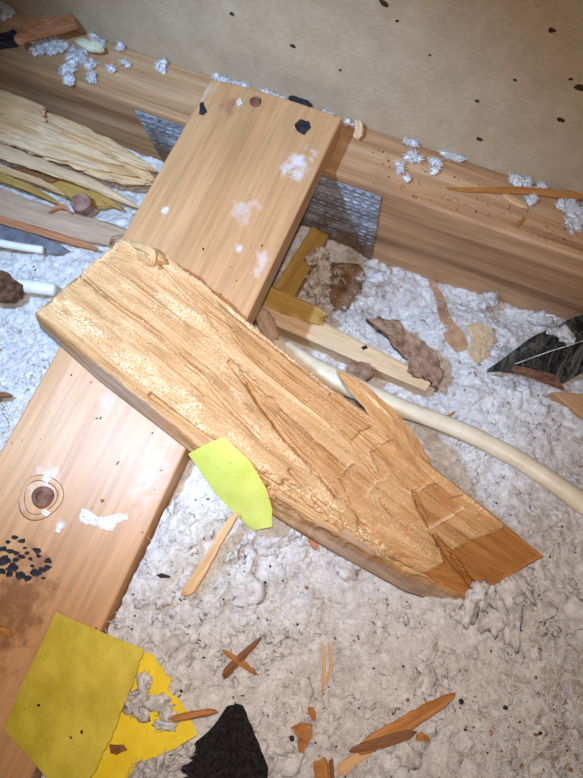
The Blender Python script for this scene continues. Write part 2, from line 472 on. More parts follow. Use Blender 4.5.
_bm = bmesh.new(); bmesh.ops.create_icosphere(_bm, subdivisions=2, radius=1); ICO = np.array([v.co[:] for v in _bm.verts]); ICOF = np.array([[v.index for v in f.verts] for f in _bm.faces]); _bm.free()
_bm = bmesh.new(); bmesh.ops.create_icosphere(_bm, subdivisions=1, radius=1); ICO1 = np.array([v.co[:] for v in _bm.verts]); ICO1F = np.array([[v.index for v in f.verts] for f in _bm.faces]); _bm.free()
_bm = bmesh.new(); bmesh.ops.create_icosphere(_bm, subdivisions=3, radius=1); ICO3 = np.array([v.co[:] for v in _bm.verts]); ICO3F = np.array([[v.index for v in f.verts] for f in _bm.faces]); _bm.free()
def fibre(FV, FF, p, L, w, lift, ground=False, n=4):
    """one curly lint fibre as a three-sided strand"""
    a = rnd.uniform(0, 6.28); da = rnd.uniform(-1.2, 1.2); b0 = len(FV); q = np.array(p, float)
    for s_ in range(n):
        t = (math.cos(a), math.sin(a)); ww = w*(1 if s_ < n-1 else .3)
        FV.append((q[0]+t[1]*ww, q[1]-t[0]*ww, q[2])); FV.append((q[0]-t[1]*ww, q[1]+t[0]*ww, q[2])); FV.append((q[0], q[1], q[2]+ww*1.6))
        q[0] += t[0]*L/(n-1); q[1] += t[1]*L/(n-1); a += da; q[2] += rnd.uniform(-lift, lift*1.3)
        if ground: q[2] = max(q[2], wz(q[0], q[1])+.0002)
    for s_ in range(n-1):
        for j in range(3):
            FF.append([b0+s_*3+j, b0+s_*3+(j+1) % 3, b0+s_*3+3+(j+1) % 3, b0+s_*3+3+j])
def blobs(cs, rs, base=ICO, faces=ICOF, rough=.45, freq=1.6, flat=(1, 1, .75), seed=0):
    """joined lumpy balls at cs with radii rs"""
    cs = np.array(cs); rs = np.array(rs); k = len(cs); nb = len(base)
    r = np.random.default_rng(seed+900)
    B = np.repeat(base[None], k, 0)
    o = r.uniform(-50, 50, (k, 1, 3))
    q = B*freq+o
    d = 1+rough*fbm(q[..., 0], q[..., 1], q[..., 2], 3)*1.6
    st = r.uniform(.6, 1.5, (k, 1, 3))*np.array(flat)
    a = r.uniform(0, 2*math.pi, k); ca, sa = np.cos(a)[:, None], np.sin(a)[:, None]
    S = B*d[..., None]*st*rs[:, None, None]
    x = S[..., 0]*ca-S[..., 1]*sa; y = S[..., 0]*sa+S[..., 1]*ca
    V = np.stack([x, y, S[..., 2]], -1)+cs[:, None, :]
    Fc = (faces[None]+(np.arange(k)*nb)[:, None, None]).reshape(-1, 3)
    return V.reshape(-1, 3), Fc

# ================================================================== STRUCTURE
TOP = .25            # top of the long board
JT = .212            # top of the joist
YF, YB = .4866, .574 # front and back planes of the joist
V, Fc = box_grid((-1.3, YB, 0), (1.1, YB+.012, 1.0), .2, bev=.001)
wall = structure(obj('wall_back', V, Fc, 'hardboard', M=frame((0, YB, 0))), 'brown hardboard sheet standing behind the joist')
V, Fc = box_grid((-1.3, -.7, -.014), (1.1, YB+.012, 0), .3, bev=.001)
structure(obj('floor', V, Fc, 'gypsum', M=frame((0, 0, -.014))), 'grey ceiling board under the insulation')
for i, (px, py, r) in enumerate([(293, 46, .0042), (384, 3, .005), (477, 101, .0028), (580, 88, .006), (552, 30, .0036), (515, 80, .002), (480, 139, .004), (561, 120, .004), (397, 21, .002), (571, 79, .0025), (340, 70, .0018), (430, 55, .0018), (232, 14, .003)]):
    c = PY(px, py, YB); n = 9; V = []
    rr = [r*rnd.uniform(.6, 1.2) for _ in range(n)]
    for dy in (.0002, -.0006):
        for j in range(n):
            a = 2*math.pi*j/n; V.append((c[0]+rr[j]*1.2*math.cos(a), YB+dy, c[2]+rr[j]*.8*math.sin(a)))
    Fc = [list(range(n, 2*n))] + [[j, (j+1) % n, n+(j+1) % n, n+j] for j in range(n)]
    obj('stain_spot', V, Fc, 'stain_brown', wall)

# joist
V, Fc = box_grid((-1.3, YF, 0), (1.1, YB, JT), .018, bev=.004)
g = fbm(V[:, 0]*3, V[:, 1]*170, V[:, 2]*170, 3)
top = V[:, 2] > JT-.002; fr = V[:, 1] < YF+.002
V[top, 2] += (.0014*fbm(V[:, 0]*2.5, V[:, 1]*120, None, 3))[top]-.0004
V[fr, 1] += (.0010*fbm(V[:, 0]*2.5, V[:, 2]*120, None, 3))[fr]
joist = tag(obj('ceiling_joist', V, Fc, 'joist_pine', M=frame((0, YF, 0))), 'long pine joist running along the foot of the brown wall', 'joist')

# ================================================================== INSULATION
CTRL = [(375, 265, .040), (430, 285, .045), (500, 305, .05), (583, 318, .065), (640, 330, .07), (400, 310, .055), (450, 345, .08), (520, 350, .085),
        (470, 400, .11), (540, 420, .12), (583, 450, .125), (640, 480, .13), (520, 500, .14), (583, 560, .175), (640, 600, .18), (480, 480, .125), (400, 400, .085),
        (545, 575, .190), (515, 590, .200), (480, 612, .196), (583, 660, .185), (500, 630, .195), (450, 640, .185), (380, 600, .185), (320, 570, .19), (280, 530, .195), (230, 500, .215), (190, 470, .225),
        (170, 540, .236), (140, 600, .240), (120, 640, .238), (200, 620, .222), (300, 650, .21), (400, 700, .205), (500, 720, .2), (583, 778, .2), (660, 800, .2),
        (300, 778, .215), (200, 778, .222), (130, 720, .225), (100, 778, .225), (400, 778, .21), (60, 850, .215), (250, 880, .215), (500, 880, .21),
        (330, 290, .05), (300, 310, .06), (280, 280, .05), (340, 340, .07), (380, 370, .075), (300, 345, .075),
        (0, 300, .13), (30, 280, .13), (0, 350, .145), (20, 390, .155), (0, 440, .17), (-60, 480, .175), (60, 300, .14), (90, 230, .12), (110, 200, .10), (30, 180, .09), (0, 130, .09), (-60, 300, .13), (-80, 150, .09),
        (0, 240, .12), (60, 170, .09), (-150, 400, .16), (-200, 600, .18)]
CW = np.array([P(*c) for c in CTRL])
GX = np.linspace(-.85, .56, 760); GY = np.linspace(-.46, YF, 520)
XX, YYg = np.meshgrid(GX, GY, indexing='ij'); X, Y = XX.ravel(), YYg.ravel()
def base_height(X, Y):
    w = 1/(((X[:, None]-CW[:, 0])**2+(Y[:, None]-CW[:, 1])**2)+.0012)**1.6
    return (w*CW[:, 2]).sum(1)/w.sum(1)
BXL, BXR, BY1 = -.336, -.1525, .543
def under_board(X, Y, mar=0.0): return (X > BXL-mar) & (X < BXR+mar) & (Y < BY1)
def wool_height(X, Y):
    z = base_height(X, Y)
    wx = X+.012*fbm(X*32, Y*32, None, 3); wy = Y+.012*fbm(X*32+9, Y*32+5, None, 3)
    r1 = 1-np.abs(fbm(wx*38, wy*38, None, 2))*2.2
    r2 = 1-np.abs(fbm(wx*95+5, wy*95, None, 2))*2.2
    z = z + .012*fbm(X*10, Y*10, None, 2) + .0085*fbm(wx*30+3, wy*30, None, 3) + .0026*r1 + .0018*r2 + .0026*fbm(wx*150, wy*150, None, 3) - .002
    return z
Z = wool_height(X, Y)
# packed down under the board
dxl, dxr = X-BXL, BXR-X
ins = np.minimum(dxl, dxr)
cap = .206-.02*sstep(0, .03, ins)
edge = sstep(-.012, .0, ins)*(Y < BY1)
Z = np.where(ins > -.004, np.minimum(Z, cap), Z)
pxy = proj(np.c_[X, Y, Z])
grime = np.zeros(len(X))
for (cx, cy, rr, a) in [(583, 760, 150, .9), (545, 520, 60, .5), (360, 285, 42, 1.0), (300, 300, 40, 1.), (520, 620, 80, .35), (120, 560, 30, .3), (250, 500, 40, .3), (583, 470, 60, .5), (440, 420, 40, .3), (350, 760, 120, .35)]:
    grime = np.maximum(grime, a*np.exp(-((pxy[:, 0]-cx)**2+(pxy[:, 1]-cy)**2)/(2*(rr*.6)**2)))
ng, mg = len(GX), len(GY)
ii = (np.arange(ng-1)[:, None]*mg+np.arange(mg-1)[None]).ravel()
Q = np.c_[ii, ii+mg, ii+mg+1, ii+1]
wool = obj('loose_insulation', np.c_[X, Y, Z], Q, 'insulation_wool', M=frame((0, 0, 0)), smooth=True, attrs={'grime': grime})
tag(wool, 'loose white blown insulation wool covering the attic floor', 'insulation', kind='stuff')
def wz(x, y):
    i = int(np.clip(round((x-GX[0])/(GX[1]-GX[0])), 0, ng-1)); j = int(np.clip(round((y-GY[0])/(GY[1]-GY[0])), 0, mg-1))
    return Z[i*mg+j]
def wool_hit(px, py):
    """where the ray through a photo pixel meets the wool"""
    z = .18
    for _ in range(25):
        p = P(px, py, z); z = .5*z+.5*wz(p[0], p[1])
    return P(px, py, z)

# tufts of wool in the heap (uncountable): lumps and stray fibres as parts of the same stuff
cs, rs = [], []
for _ in range(2200):
    px, py = rnd.uniform(-30, 610), rnd.uniform(215, 810)
    p = wool_hit(px, py)
    if under_board(p[0], p[1], .008) or p[1] > YF-.012: continue
    d = vnoise(np.array([p[0]*22]), np.array([p[1]*22]))[0]
    if rnd.random() > .25+.6*d: continue
    r = rnd.choice([.003, .0045, .006, .009])
    cs.append((p[0], p[1], p[2]-r*.25)); rs.append(r)
V, Fl = blobs(cs, rs, ICO3, ICO3F, .75, 1.5, (1.3, .9, .55), 1)
gp = proj(V); gr2 = np.interp(gp[:, 1], [200, 778], [0, .25])
cs, rs = [], []
for _ in range(7000):
    px, py = rnd.uniform(-20, 600), rnd.uniform(225, 800)
    p = P(px, py, .17); p[2] = wz(p[0], p[1])
    if under_board(p[0], p[1], .008) or p[1] > YF-.012: continue
    d = vnoise(np.array([p[0]*35+8]), np.array([p[1]*35]))[0]
    if rnd.random() > .3+.55*d: continue
    r = rnd.choice([.0014, .002, .003]); cs.append((p[0], p[1], p[2])); rs.append(r)
V2, Fl2 = blobs(cs, rs, ICO, ICOF, 1.0, 2.6, (1.5, .8, .5), 2)
Fl = np.vstack([Fl, Fl2+len(V)]); V = np.vstack([V, V2]); gp = proj(V); gr2 = np.interp(gp[:, 1], [200, 778], [0, .25])
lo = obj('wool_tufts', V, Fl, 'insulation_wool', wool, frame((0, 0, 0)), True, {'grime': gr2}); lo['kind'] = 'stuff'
FV, FF = [], []
for _ in range(30000):
    px, py = rnd.uniform(-20, 600), rnd.uniform(225, 795)
    p = wool_hit(px, py) if _ % 2 else P(px, py, .15)
    p[2] = wz(p[0], p[1])
    if under_board(p[0], p[1], .006) or p[1] > YF-.010: continue
    fibre(FV, FF, p, rnd.uniform(.003, .012), rnd.uniform(.00018, .0006), .0013, ground=True)
lo = obj('wool_fibres', FV, np.array(FF), 'wool_fibre', wool, frame((0, 0, 0)), True); lo['kind'] = 'stuff'

# ================================================================== LONG BOARD
XD = (0, 1, 0)
Mb = frame((-.244, 0, TOP-.019), XD)      # local x runs along the board
V, Fc = box_grid((-.50, -.092, -.019), (BY1, .092, .019), .02, .0006, 30, .0025)
k = (V[:, 0] > BY1-.03); V[k, 0] -= .004*np.clip((V[k, 1]+.02)/.11, 0, 1)**3*2
mb = np.array(Mb); Vw = V @ mb[:3, :3].T + mb[:3, 3]
def bl(px, py): # board-local from pixel
    p = P(px, py, TOP); q = np.linalg.inv(mb) @ np.r_[p, 1]; return q[0], q[1]
sp = []
for px, py, rx, ry, a in [(296, 163, .030, .022, .85), (245, 210, .025, .02, .35), (240, 248, .008, .006, .8), (168, 118, .01, .01, .3), (262, 262, .02, .012, .45), (205, 90, .02, .02, .25), (110, 395, .03, .015, .2), (45, 480, .02, .02, .4), (60, 525, .006, .008, .8), (165, 210, .005, .005, .8), (150, 480, .04, .02, .2)]:
    x, y = bl(px, py); sp.append((x, y, rx, ry, a))
dust(sb, sp, lin(226, 220, 220))
sb2 = sb
base = sb.b.inputs['Base Color'].links[0].from_socket
# stain round the upper bolt, darker brown patches towards the lower end
for px, py, r_, col, am in [(232, 105, .022, lin(150, 96, 74), .6), (15, 610, .06, lin(120, 78, 50), .7), (30, 560, .03, lin(150, 100, 64), .5)]:
    x, y = bl(px, py)
    dust(sb, [(x, y, r_, r_*.7, am)], col)
board = empty('long_board', (-.244, 0, TOP-.038))
tag(board, 'wide orange pine board lying across the joist towards the lower left corner', 'board')
obj('plank', Vw, Fc, 'board_pine', board, Mb)
def disc_head(name, px, py, z, r, h, mat, parent, n=20, dish=.3):
    c = P(px, py, z); V, Fc = [], []
    prof = [(1.0, -.001), (1.0, h*.45), (.86, h*.9), (.5, h), (.46, h*(1-dish)), (.12, h*(1-dish*1.1))]
    for a, b in prof:
        for j in range(n):
            q = 2*math.pi*j/n; k = 1+.04*math.sin(3*q+px); V.append((c[0]+r*a*k*math.cos(q), c[1]+r*a*k*math.sin(q), z+b))
    for i in range(len(prof)-1):
        for j in range(n): Fc.append([i*n+j, i*n+(j+1) % n, (i+1)*n+(j+1) % n, (i+1)*n+j])
    Fc.append([(len(prof)-1)*n+j for j in range(n)]); Fc.append(list(range(n))[::-1])
    return obj(name, V, Fc, mat, parent, smooth=False)
o = disc_head('nail_head', 255.5, 102, TOP, .0078, .003, 'rusty_steel', board, dish=.1); o['label'] = 'brown rusty nail head'
o = disc_head('bolt_head', 43, 497, TOP, .0115, .004, 'rusty_steel', board, dish=.5); o['label'] = 'brown bolt head in a pale ring'
# pale raised ring round the bolt
c = P(40, 497, TOP); V, Fc = [], []
for i in range(28):
    a = 2*math.pi*i/28
    for j in range(6):
        b = 2*math.pi*j/6; R_ = .0205+.0012*math.sin(3*a)
        V.append((c[0]+(R_+.0036*math.cos(b))*math.cos(a), c[1]+(R_+.0036*math.cos(b))*math.sin(a), TOP+.00003+.0003*math.sin(b)))
for i in range(28):
    for j in range(6): Fc.append([i*6+j, ((i+1) % 28)*6+j, ((i+1) % 28)*6+(j+1) % 6, i*6+(j+1) % 6])
obj('ring', V, Fc, 'board_pine', board, frame((c[0], c[1], TOP), XD), True)
def flat_mark(name, pts, mat, parent=board, z=TOP, t=.0011, jag=.02, seed=0, lump=.0003):
    return chip(name, [(x, y, z+t*.8) for x, y in pts], t, mat, parent, jag, lump, seed, .04, dens=4)
flat_mark('tar_flake', [(199, 114), (200, 103), (203, 101), (207, 112), (203, 115)], 'tar', seed=1, jag=.05)
flat_mark('tar_flake', [(294, 124), (300, 119), (309, 121), (311, 127), (304, 135), (297, 131)], 'tar', seed=2, jag=.05)
r9 = random.Random(9)
for i, (cx, cy, r_) in enumerate([(5, 560, 7), (12, 568, 7), (20, 575, 7), (27, 578, 6), (9, 574, 5), (35, 573, 6), (42, 570, 5), (48, 561, 5), (47, 567, 4), (37, 550, 5), (38, 556, 3), (14, 537, 4), (22, 541, 4), (3, 549, 5), (10, 551, 4), (16, 553, 4), (22, 557, 4), (27, 553, 3), (30, 559, 3), (8, 542, 2.5), (32, 566, 3), (1, 571, 5), (0, 563, 5), (24, 548, 2.5), (43, 578, 2.5), (15, 560, 4)]):
    a0 = r9.uniform(0, 6); n_ = 6
    flat_mark('tar_smear', [(cx+r_*1.15*r9.uniform(.55, 1.1)*math.cos(a0+6.283*q/n_), cy+r_*.8*r9.uniform(.55, 1.1)*math.sin(a0+6.283*q/n_)) for q in range(n_)], 'tar', seed=100+i, jag=.14)
flat_mark('plaster_smear', [(79, 521), (81, 510), (86, 509), (87, 516), (97, 518), (107, 517), (114, 515), (127, 514), (127, 519), (117, 523), (112, 531), (103, 530), (96, 524), (86, 525)], 'white_smear', seed=20, jag=.10, t=.0006)
flat_mark('plaster_smear', [(55, 532), (57, 524), (63, 527), (59, 533)], 'white_smear', seed=21, jag=.1)
flat_mark('plaster_smear', [(41, 480), (45, 474), (52, 478), (48, 483)], 'white_smear', seed=22, jag=.1)
flat_mark('plaster_smear', [(40, 512), (46, 509), (51, 513), (46, 517)], 'white_smear', seed=23, jag=.1)
flat_mark('plaster_smear', [(236, 101), (240, 98), (243, 103), (238, 106)], 'white_smear', seed=24, jag=.1, t=.003)

# ================================================================== TRUSS PLATES on the joist front
def truss_plate(name, x0, x1, z0, z1, label, skew=0.0):
    r = empty(name, ((x0+x1)/2, YF, z0)); tag(r, label, 'metal plate')
    V, Fc = box_grid((x0, YF-.0030, z0), (x1, YF-.0008, z1), .012, .0005, 60, .0004)
    V[:, 0] += skew*(z1-V[:, 2])
    obj('plate', V, Fc, 'galvanised_steel', r, frame((x0, YF, z0)))
    SV, SF, TV, TF = [], [], [], []
    nz = int((z1-z0)/.0085); nx = int((x1-x0)/.0125)
    for i in range(nx):
        for j in range(nz):
            cx = x0+(i+.5)*(x1-x0)/nx+(.003 if j % 2 else -.003)*.6; cz = z0+(j+.5)*(z1-z0)/nz; cx += skew*(z1-cz)
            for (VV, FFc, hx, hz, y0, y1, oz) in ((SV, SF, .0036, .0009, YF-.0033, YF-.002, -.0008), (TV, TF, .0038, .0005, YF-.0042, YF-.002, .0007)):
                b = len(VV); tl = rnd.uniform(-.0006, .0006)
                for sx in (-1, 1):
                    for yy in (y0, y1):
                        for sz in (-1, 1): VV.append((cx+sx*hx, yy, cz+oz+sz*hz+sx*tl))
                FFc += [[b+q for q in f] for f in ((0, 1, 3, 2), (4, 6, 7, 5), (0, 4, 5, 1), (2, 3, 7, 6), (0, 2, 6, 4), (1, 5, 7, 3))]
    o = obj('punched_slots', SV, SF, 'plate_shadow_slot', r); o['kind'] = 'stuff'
    o = obj('punched_teeth', TV, TF, 'galvanised_steel', r); o['kind'] = 'stuff'
xr = PY(382, 196, YF)[0]
truss_plate('truss_plate', -.215, xr, .028, .200, 'grey toothed metal plate on the joist, right of the long board, half in shadow', .05)
xl = PY(135, 108, YF)[0]
truss_plate('truss_plate', xl, xl+.16, .090, .203, 'grey toothed metal plate on the joist, left of the long board', .22)

# ================================================================== GNAWED TIMBER
LP = [(35, 314, .287), (100, 366, .285), (190, 438, .278), (245, 482, .268), (290, 509, .255), (350, 543, .238), (420, 577, .22), (474, 598, .206)]
UP = [(121, 237, .312), (160, 250, .313), (200, 281, .307), (262, 333, .294), (330, 387, .279), (372, 416, .268), (440, 472, .25), (545, 557, .22)]
LB = [(40, 328, .252), (100, 382, .252), (188, 450, .252), (235, 492, .240), (275, 517, .225), (335, 553, .205), (405, 592, .187), (458, 609, .172)]
def poly3(pl, n):
    W = np.array([P(*p) for p in pl]); d = np.r_[0, np.cumsum(np.linalg.norm(np.diff(W, axis=0), axis=1))]
    t = np.linspace(0, d[-1], n); return np.stack([np.interp(t, d, W[:, i]) for i in range(3)], 1)
NS, NT = 560, 200
A, B, D = poly3(LP, NS), poly3(UP, NS), poly3(LB, NS)
S, Tt = np.meshgrid(np.linspace(0, 1, NS), np.linspace(0, 1, NT), indexing='ij'); Sf, Tf = S.ravel(), Tt.ravel()
Pos = (A[:, None, :]*(1-Tt[..., None])+B[:, None, :]*Tt[..., None]).reshape(-1, 3)
ax = B[-1]-B[0]; Lc = np.linalg.norm(ax); ax /= Lc
nrm = np.cross(ax, B[0]-A[0]); nrm /= np.linalg.norm(nrm)
if nrm[2] < 0: nrm = -nrm
PX = proj(Pos)
u = Sf*Lc; v = Tf*.15
def warp(): return .004*fbm(u*14, v*20, None, 3)
vw = v+warp()
raw = np.zeros(len(u)); frs = np.zeros(len(u)); gry = np.zeros(len(u))
# ridged, stepped fibres along the grain
n1 = fbm(u*4.5, vw*55, None, 3); q = n1*5
stp = (np.floor(q)+sstep(.72, 1.0, q-np.floor(q)))/5
n2 = fbm(u*6+3, vw*120, None, 2)*4; stp2 = (np.floor(n2)+sstep(.75, 1, n2-np.floor(n2)))/4
h = .0055*stp+.0016*stp2+.0010*fbm(u*7, vw*260, None, 2)+.0016*fbm(u*20, v*40+3, None, 3)
# long cracks (photo polylines): narrow grooves
def groove(pl, w, dep):
    global h
    d = seg_dist(PX+np.c_[1.6*fbm(u*45, v*45, None, 2), 1.6*fbm(u*45+7, v*45, None, 2)], pl); h = h-dep*(1-sstep(w*.35, w, d))
groove([(75, 270), (105, 296), (160, 335), (205, 380), (235, 415), (262, 441)], 3.0, .004)
groove([(160, 268), (190, 300), (230, 330), (249, 356), (313, 409), (351, 443), (380, 480)], 2.0, .003)
groove([(230, 362), (258, 402), (272, 420), (294, 447), (321, 477), (337, 497)], 3.6, .005)
groove([(100, 262), (140, 290), (182, 322)], 1.8, .003)
groove([(270, 360), (330, 405), (380, 450), (415, 494)], 1.8, .0028)
groove([(330, 395), (395, 445), (440, 490)], 2.0, .003)
groove([(150, 395), (185, 422), (240, 462), (300, 500)], 3.4, .005)
groove([(416, 496), (434, 536), (454, 563), (478, 592)], 4.0, .004)
groove([(290, 470), (330, 515), (360, 535)], 3.0, .004)
for pl in ([(240, 376), (285, 425), (330, 478)], [(262, 396), (310, 445), (345, 482)], [(280, 412), (320, 448), (348, 474)], [(205, 300), (260, 347), (300, 382)], [(180, 345), (215, 372), (252, 412)], [(285, 380), (340, 428), (368, 455)],
           [(130, 330), (170, 365), (205, 395)], [(90, 300), (125, 330), (150, 352)], [(345, 425), (385, 460), (405, 485)], [(305, 455), (335, 485), (362, 520)], [(380, 500), (405, 530), (428, 552)]):
    groove(pl, 1.5, .0022)
# chewed, crumbling crust along the near edge
ck = 1-sstep(7, 17, seg_dist(PX, [(250, 476), (290, 496), (330, 520), (370, 546), (400, 566)])+3*fbm(u*50, v*50, None, 2))
crb = fbm(u*75, v*110, None, 3); h = h+ck*(.0042*np.abs(crb)*2-.0028-.0065*sstep(.18, .42, fbm(u*38+4, v*60+2, None, 2))); frs = np.maximum(frs, ck*.9*sstep(-.2, .2, crb))
def patch(poly, dz, soft=2.2, r=0.0, jag=2.0):
    global h, raw
    J = np.c_[jag*fbm(u*80, v*80, None, 2), jag*fbm(u*80+5, v*80, None, 2)]
    k = sstep(-soft*.5, soft*.5, sdf(PX+J, poly)); h = h+dz*k
    if r: raw = np.maximum(raw, r*k)
patch([(230, 361), (264, 392), (300, 428), (347, 468), (352, 490), (337, 500), (318, 476), (288, 444), (258, 405)], -.0045, 2.5, .35, 3.5)
patch([(369, 452), (380, 445), (409, 431), (440, 470), (415, 495), (385, 479)], -.0022, 1.5, .3)
patch([(340, 477), (353, 462), (375, 481), (366, 497), (380, 530), (360, 528)], -.0026, 1.5, .2)
patch([(411, 491), (436, 482), (463, 507), (429, 529)], -.0030, 1.5, .6)
patch([(429, 529), (463, 507), (476, 513), (512, 524), (478, 536), (452, 549), (438, 545)], .0008, 1.5, .2)
patch([(452, 549), (478, 536), (513, 523), (560, 560), (480, 610), (478, 590), (454, 563)], -.0042, 1.4, 1.0, .8)
patch([(424, 573), (443, 561), (438, 549), (434, 536), (452, 549), (480, 590), (474, 612)], -.0060, 1.4, 1.0, .8)
patch([(380, 425), (420, 437), (470, 492), (450, 500), (400, 455)], .0022, 2, .3)
patch([(215, 300), (262, 340), (330, 392), (372, 425), (352, 440), (300, 396), (240, 345)], .0025, 2.2, .3)
patch([(120, 240), (150, 250), (190, 290), (230, 350), (180, 320), (110, 262)], .002, 2.5)
# the crumpled knob at the upper end
kd = np.linalg.norm((PX-np.array([151, 256]))/np.array([14, 11]), axis=1)
h = h+.011*np.clip(1-kd, 0, 1)**.7*(1+.6*fbm(u*120, v*120, None, 3))
# gnawed meal in bands along the grain
def band(pl, w, a):
    global frs
    d = seg_dist(PX, pl); frs = np.maximum(frs, a*(1-sstep(w*.4, w, d+4*fbm(u*60, v*60, None, 3))))
band([(55, 298), (110, 345), (180, 400), (240, 450)], 17, 1); band([(125, 285), (200, 330), (250, 380)], 9, .6)
band([(160, 300), (200, 322)], 12, .9); band([(200, 330), (262, 440)], 7, .7); band([(265, 425), (300, 465), (330, 490)], 8, .9)
band([(250, 465), (300, 490), (350, 520), (380, 550)], 14, 1); band([(370, 500), (420, 540), (425, 565)], 14, .5)
band([(125, 242), (200, 283), (330, 389)], 5, .9); band([(440, 474), (520, 540)], 5, .8); band([(40, 312), (120, 240)], 5, .8)
for pl in ([(340, 478), (353, 463)], [(366, 497), (376, 482), (386, 480)], [(369, 452), (381, 446)], [(394, 434), (410, 432)], [(411, 492), (436, 483)], [(429, 530), (463, 508), (477, 514)], [(452, 550), (478, 537), (513, 524)], [(427, 573), (443, 562), (438, 549)]):
    d = seg_dist(PX, pl); d = d+.9*fbm(u*110, v*110, None, 2); k = (1-sstep(.7, 2.4, d)); h = h+.0009*k; frs = np.maximum(frs, k); raw = raw*(1-k)
frs = np.maximum(frs, .45*sstep(.1, .5, fbm(u*12, v*30, None, 3)))
frs = np.maximum(frs, .28)
frs = frs*(1-raw)*(.35+.65*sstep(-.3, .25, fbm(u*45, v*110, None, 3)))
h = h+frs*.0011*fbm(u*260, v*260, None, 2)+frs*.0006
edgef = np.minimum(np.minimum(Tf*NT/3, (1-Tf)*NT/2.5), np.minimum(Sf*NS/4, (1-Sf)*NS/3)); h = h*(.35+.65*np.clip(edgef, 0, 1))-.002*(1-np.clip(edgef, 0, 1))
Top = Pos+nrm*h[:, None]
# ragged rims
rag = .0035*fbm(np.linspace(0, 1, NS)*60, np.zeros(NS), None, 4)
rag = rag*(.25+.75*sstep(.3, .45, np.linspace(0, 1, NS)))
acr = (B-A)/np.linalg.norm(B-A, axis=1)[:, None]
G = Top.reshape(NS, NT, 3)
G[:, 0] += acr*rag[:, None]*1.3; G[:, 1] += acr*rag[:, None]*.8; G[:, -1] += acr*rag[::-1, None]*.8
endr = .0028*fbm(np.linspace(0, 1, NT)*24, np.zeros(NT)+5, None, 3)
G[0] += ax*endr[:, None]
# side walls: rings below the rim
NR = 12
def wallrows(topline, botline, amp, seed):
    rows = []
    for k in range(1, NR+1):
        t = k/NR; L_ = topline*(1-t)+botline*t
        n_ = amp*fbm(np.linspace(0, Lc, len(L_))*10, np.full(len(L_), t*5+seed), None, 3)*math.sin(math.pi*t*.85+.2)*(.2+.8*sstep(.3, .5, np.linspace(0, 1, len(L_))))
        out = np.cross(ax, nrm); rows.append(L_+out[None]*n_[:, None])
    return np.array(rows)
lowU = B-nrm*.052
lowU[:, 2] = np.where((lowU[:, 0] > BXL) & (lowU[:, 0] < BXR), np.maximum(lowU[:, 2], TOP+.001), lowU[:, 2])
D[:, 2] = np.where((D[:, 0] > BXL-.02) & (D[:, 0] < BXR+.004), np.maximum(D[:, 2], TOP+.001), D[:, 2])
RL = wallrows(G[:, 0], D, .004, 1); RU = wallrows(G[:, -1], lowU, .003, 9)
V = list(G.reshape(-1, 3)); Fc = []
gi = np.arange(NS*NT).reshape(NS, NT)
a = gi[:-1, :-1].ravel(); Fc += np.c_[a, a+NT, a+NT+1, a+1].tolist()
def strip(prev, rows, flip):
    for R_ in rows:
        b = len(V); V.extend(R_); cur = np.arange(b, b+len(R_))
        for i in range(len(R_)-1):
            f = [prev[i], cur[i], cur[i+1], prev[i+1]]; Fc.append(f if not flip else f[::-1])
        prev = cur
    return prev
bl_ = strip(gi[:, 0], RL, False); bu_ = strip(gi[:, -1], RU, True)
b0 = len(V)
for i in range(NS-1): Fc.append([bl_[i], bu_[i], bu_[i+1], bl_[i+1]])
nl = NS*NT
colL = lambda i: [gi[i, 0]]+[nl+k*NS+i for k in range(NR)]
colU = lambda i: [gi[i, -1]]+[nl+NR*NS+k*NS+i for k in range(NR)]
for i, fl in ((0, True), (NS-1, False)):
    ring = list(gi[i, :]) + colU(i)[1:] + colL(i)[1:][::-1]
    ring = [int(x) for x in ring]; Fc.append(ring if fl else ring[::-1])
V = np.array(V); ne = len(V)-nl
sideL = np.zeros(ne); sideL[:NR*NS] = 1
ss = np.tile(np.linspace(0, 1, NS), 2*NR)[:ne]; kk = np.repeat(np.tile(np.arange(NR), 2), NS)[:ne]/NR
fe = np.where(sideL > 0, .75*sstep(.25, .45, ss)*(1-sstep(.68, .8, ss))*sstep(-.3, .3, fbm(ss*40, kk*4, None, 3)), .1)
ge = np.where(sideL > 0, np.maximum((1-sstep(.25, .4, ss))*.85, .8*sstep(.6, .75, ss)*sstep(.05, .4, kk)), .2)
ge = ge*np.where(kk < .55, sstep(.10, .17, ss), 1)
chunk = empty('gnawed_timber', Pos.mean(0)*np.array([1, 1, 0])+np.array([0, 0, .17]))
tag(chunk, 'gnawed broken timber with splintered orange surface lying across the long board', 'timber')
Mc = frame(A[0], ax, nrm)
body = obj('timber_body', V, Fc, 'gnawed_wood', chunk, Mc, True, {'raw': np.r_[raw, np.zeros(ne)], 'frass': np.r_[frs, fe], 'grey': np.r_[gry, ge]})
body.data.polygons.foreach_set('use_smooth', np.ones(len(body.data.polygons), bool))
# loose meal grains on the gnawed face
pr = (frs*sstep(-.35, .5, fbm(u*70, v*90, None, 3))+.07*(1-raw)); idx = rng.choice(len(Top), 9000, p=pr/pr.sum())
gp_ = G.reshape(-1, 3)[idx]+nrm*.0002+rng.normal(0, .0005, (len(idx), 3))*np.array([1, 1, .2])
V, Fl = blobs(gp_, rng.choice([.00022, .00035, .0005, .0008], len(idx), p=[.4, .35, .21, .04]), ICO1, ICO1F, .4, 2, (1, 1, .8), 5)
o = obj('meal_grains', V, Fl, 'frass_meal', chunk); o['kind'] = 'stuff'
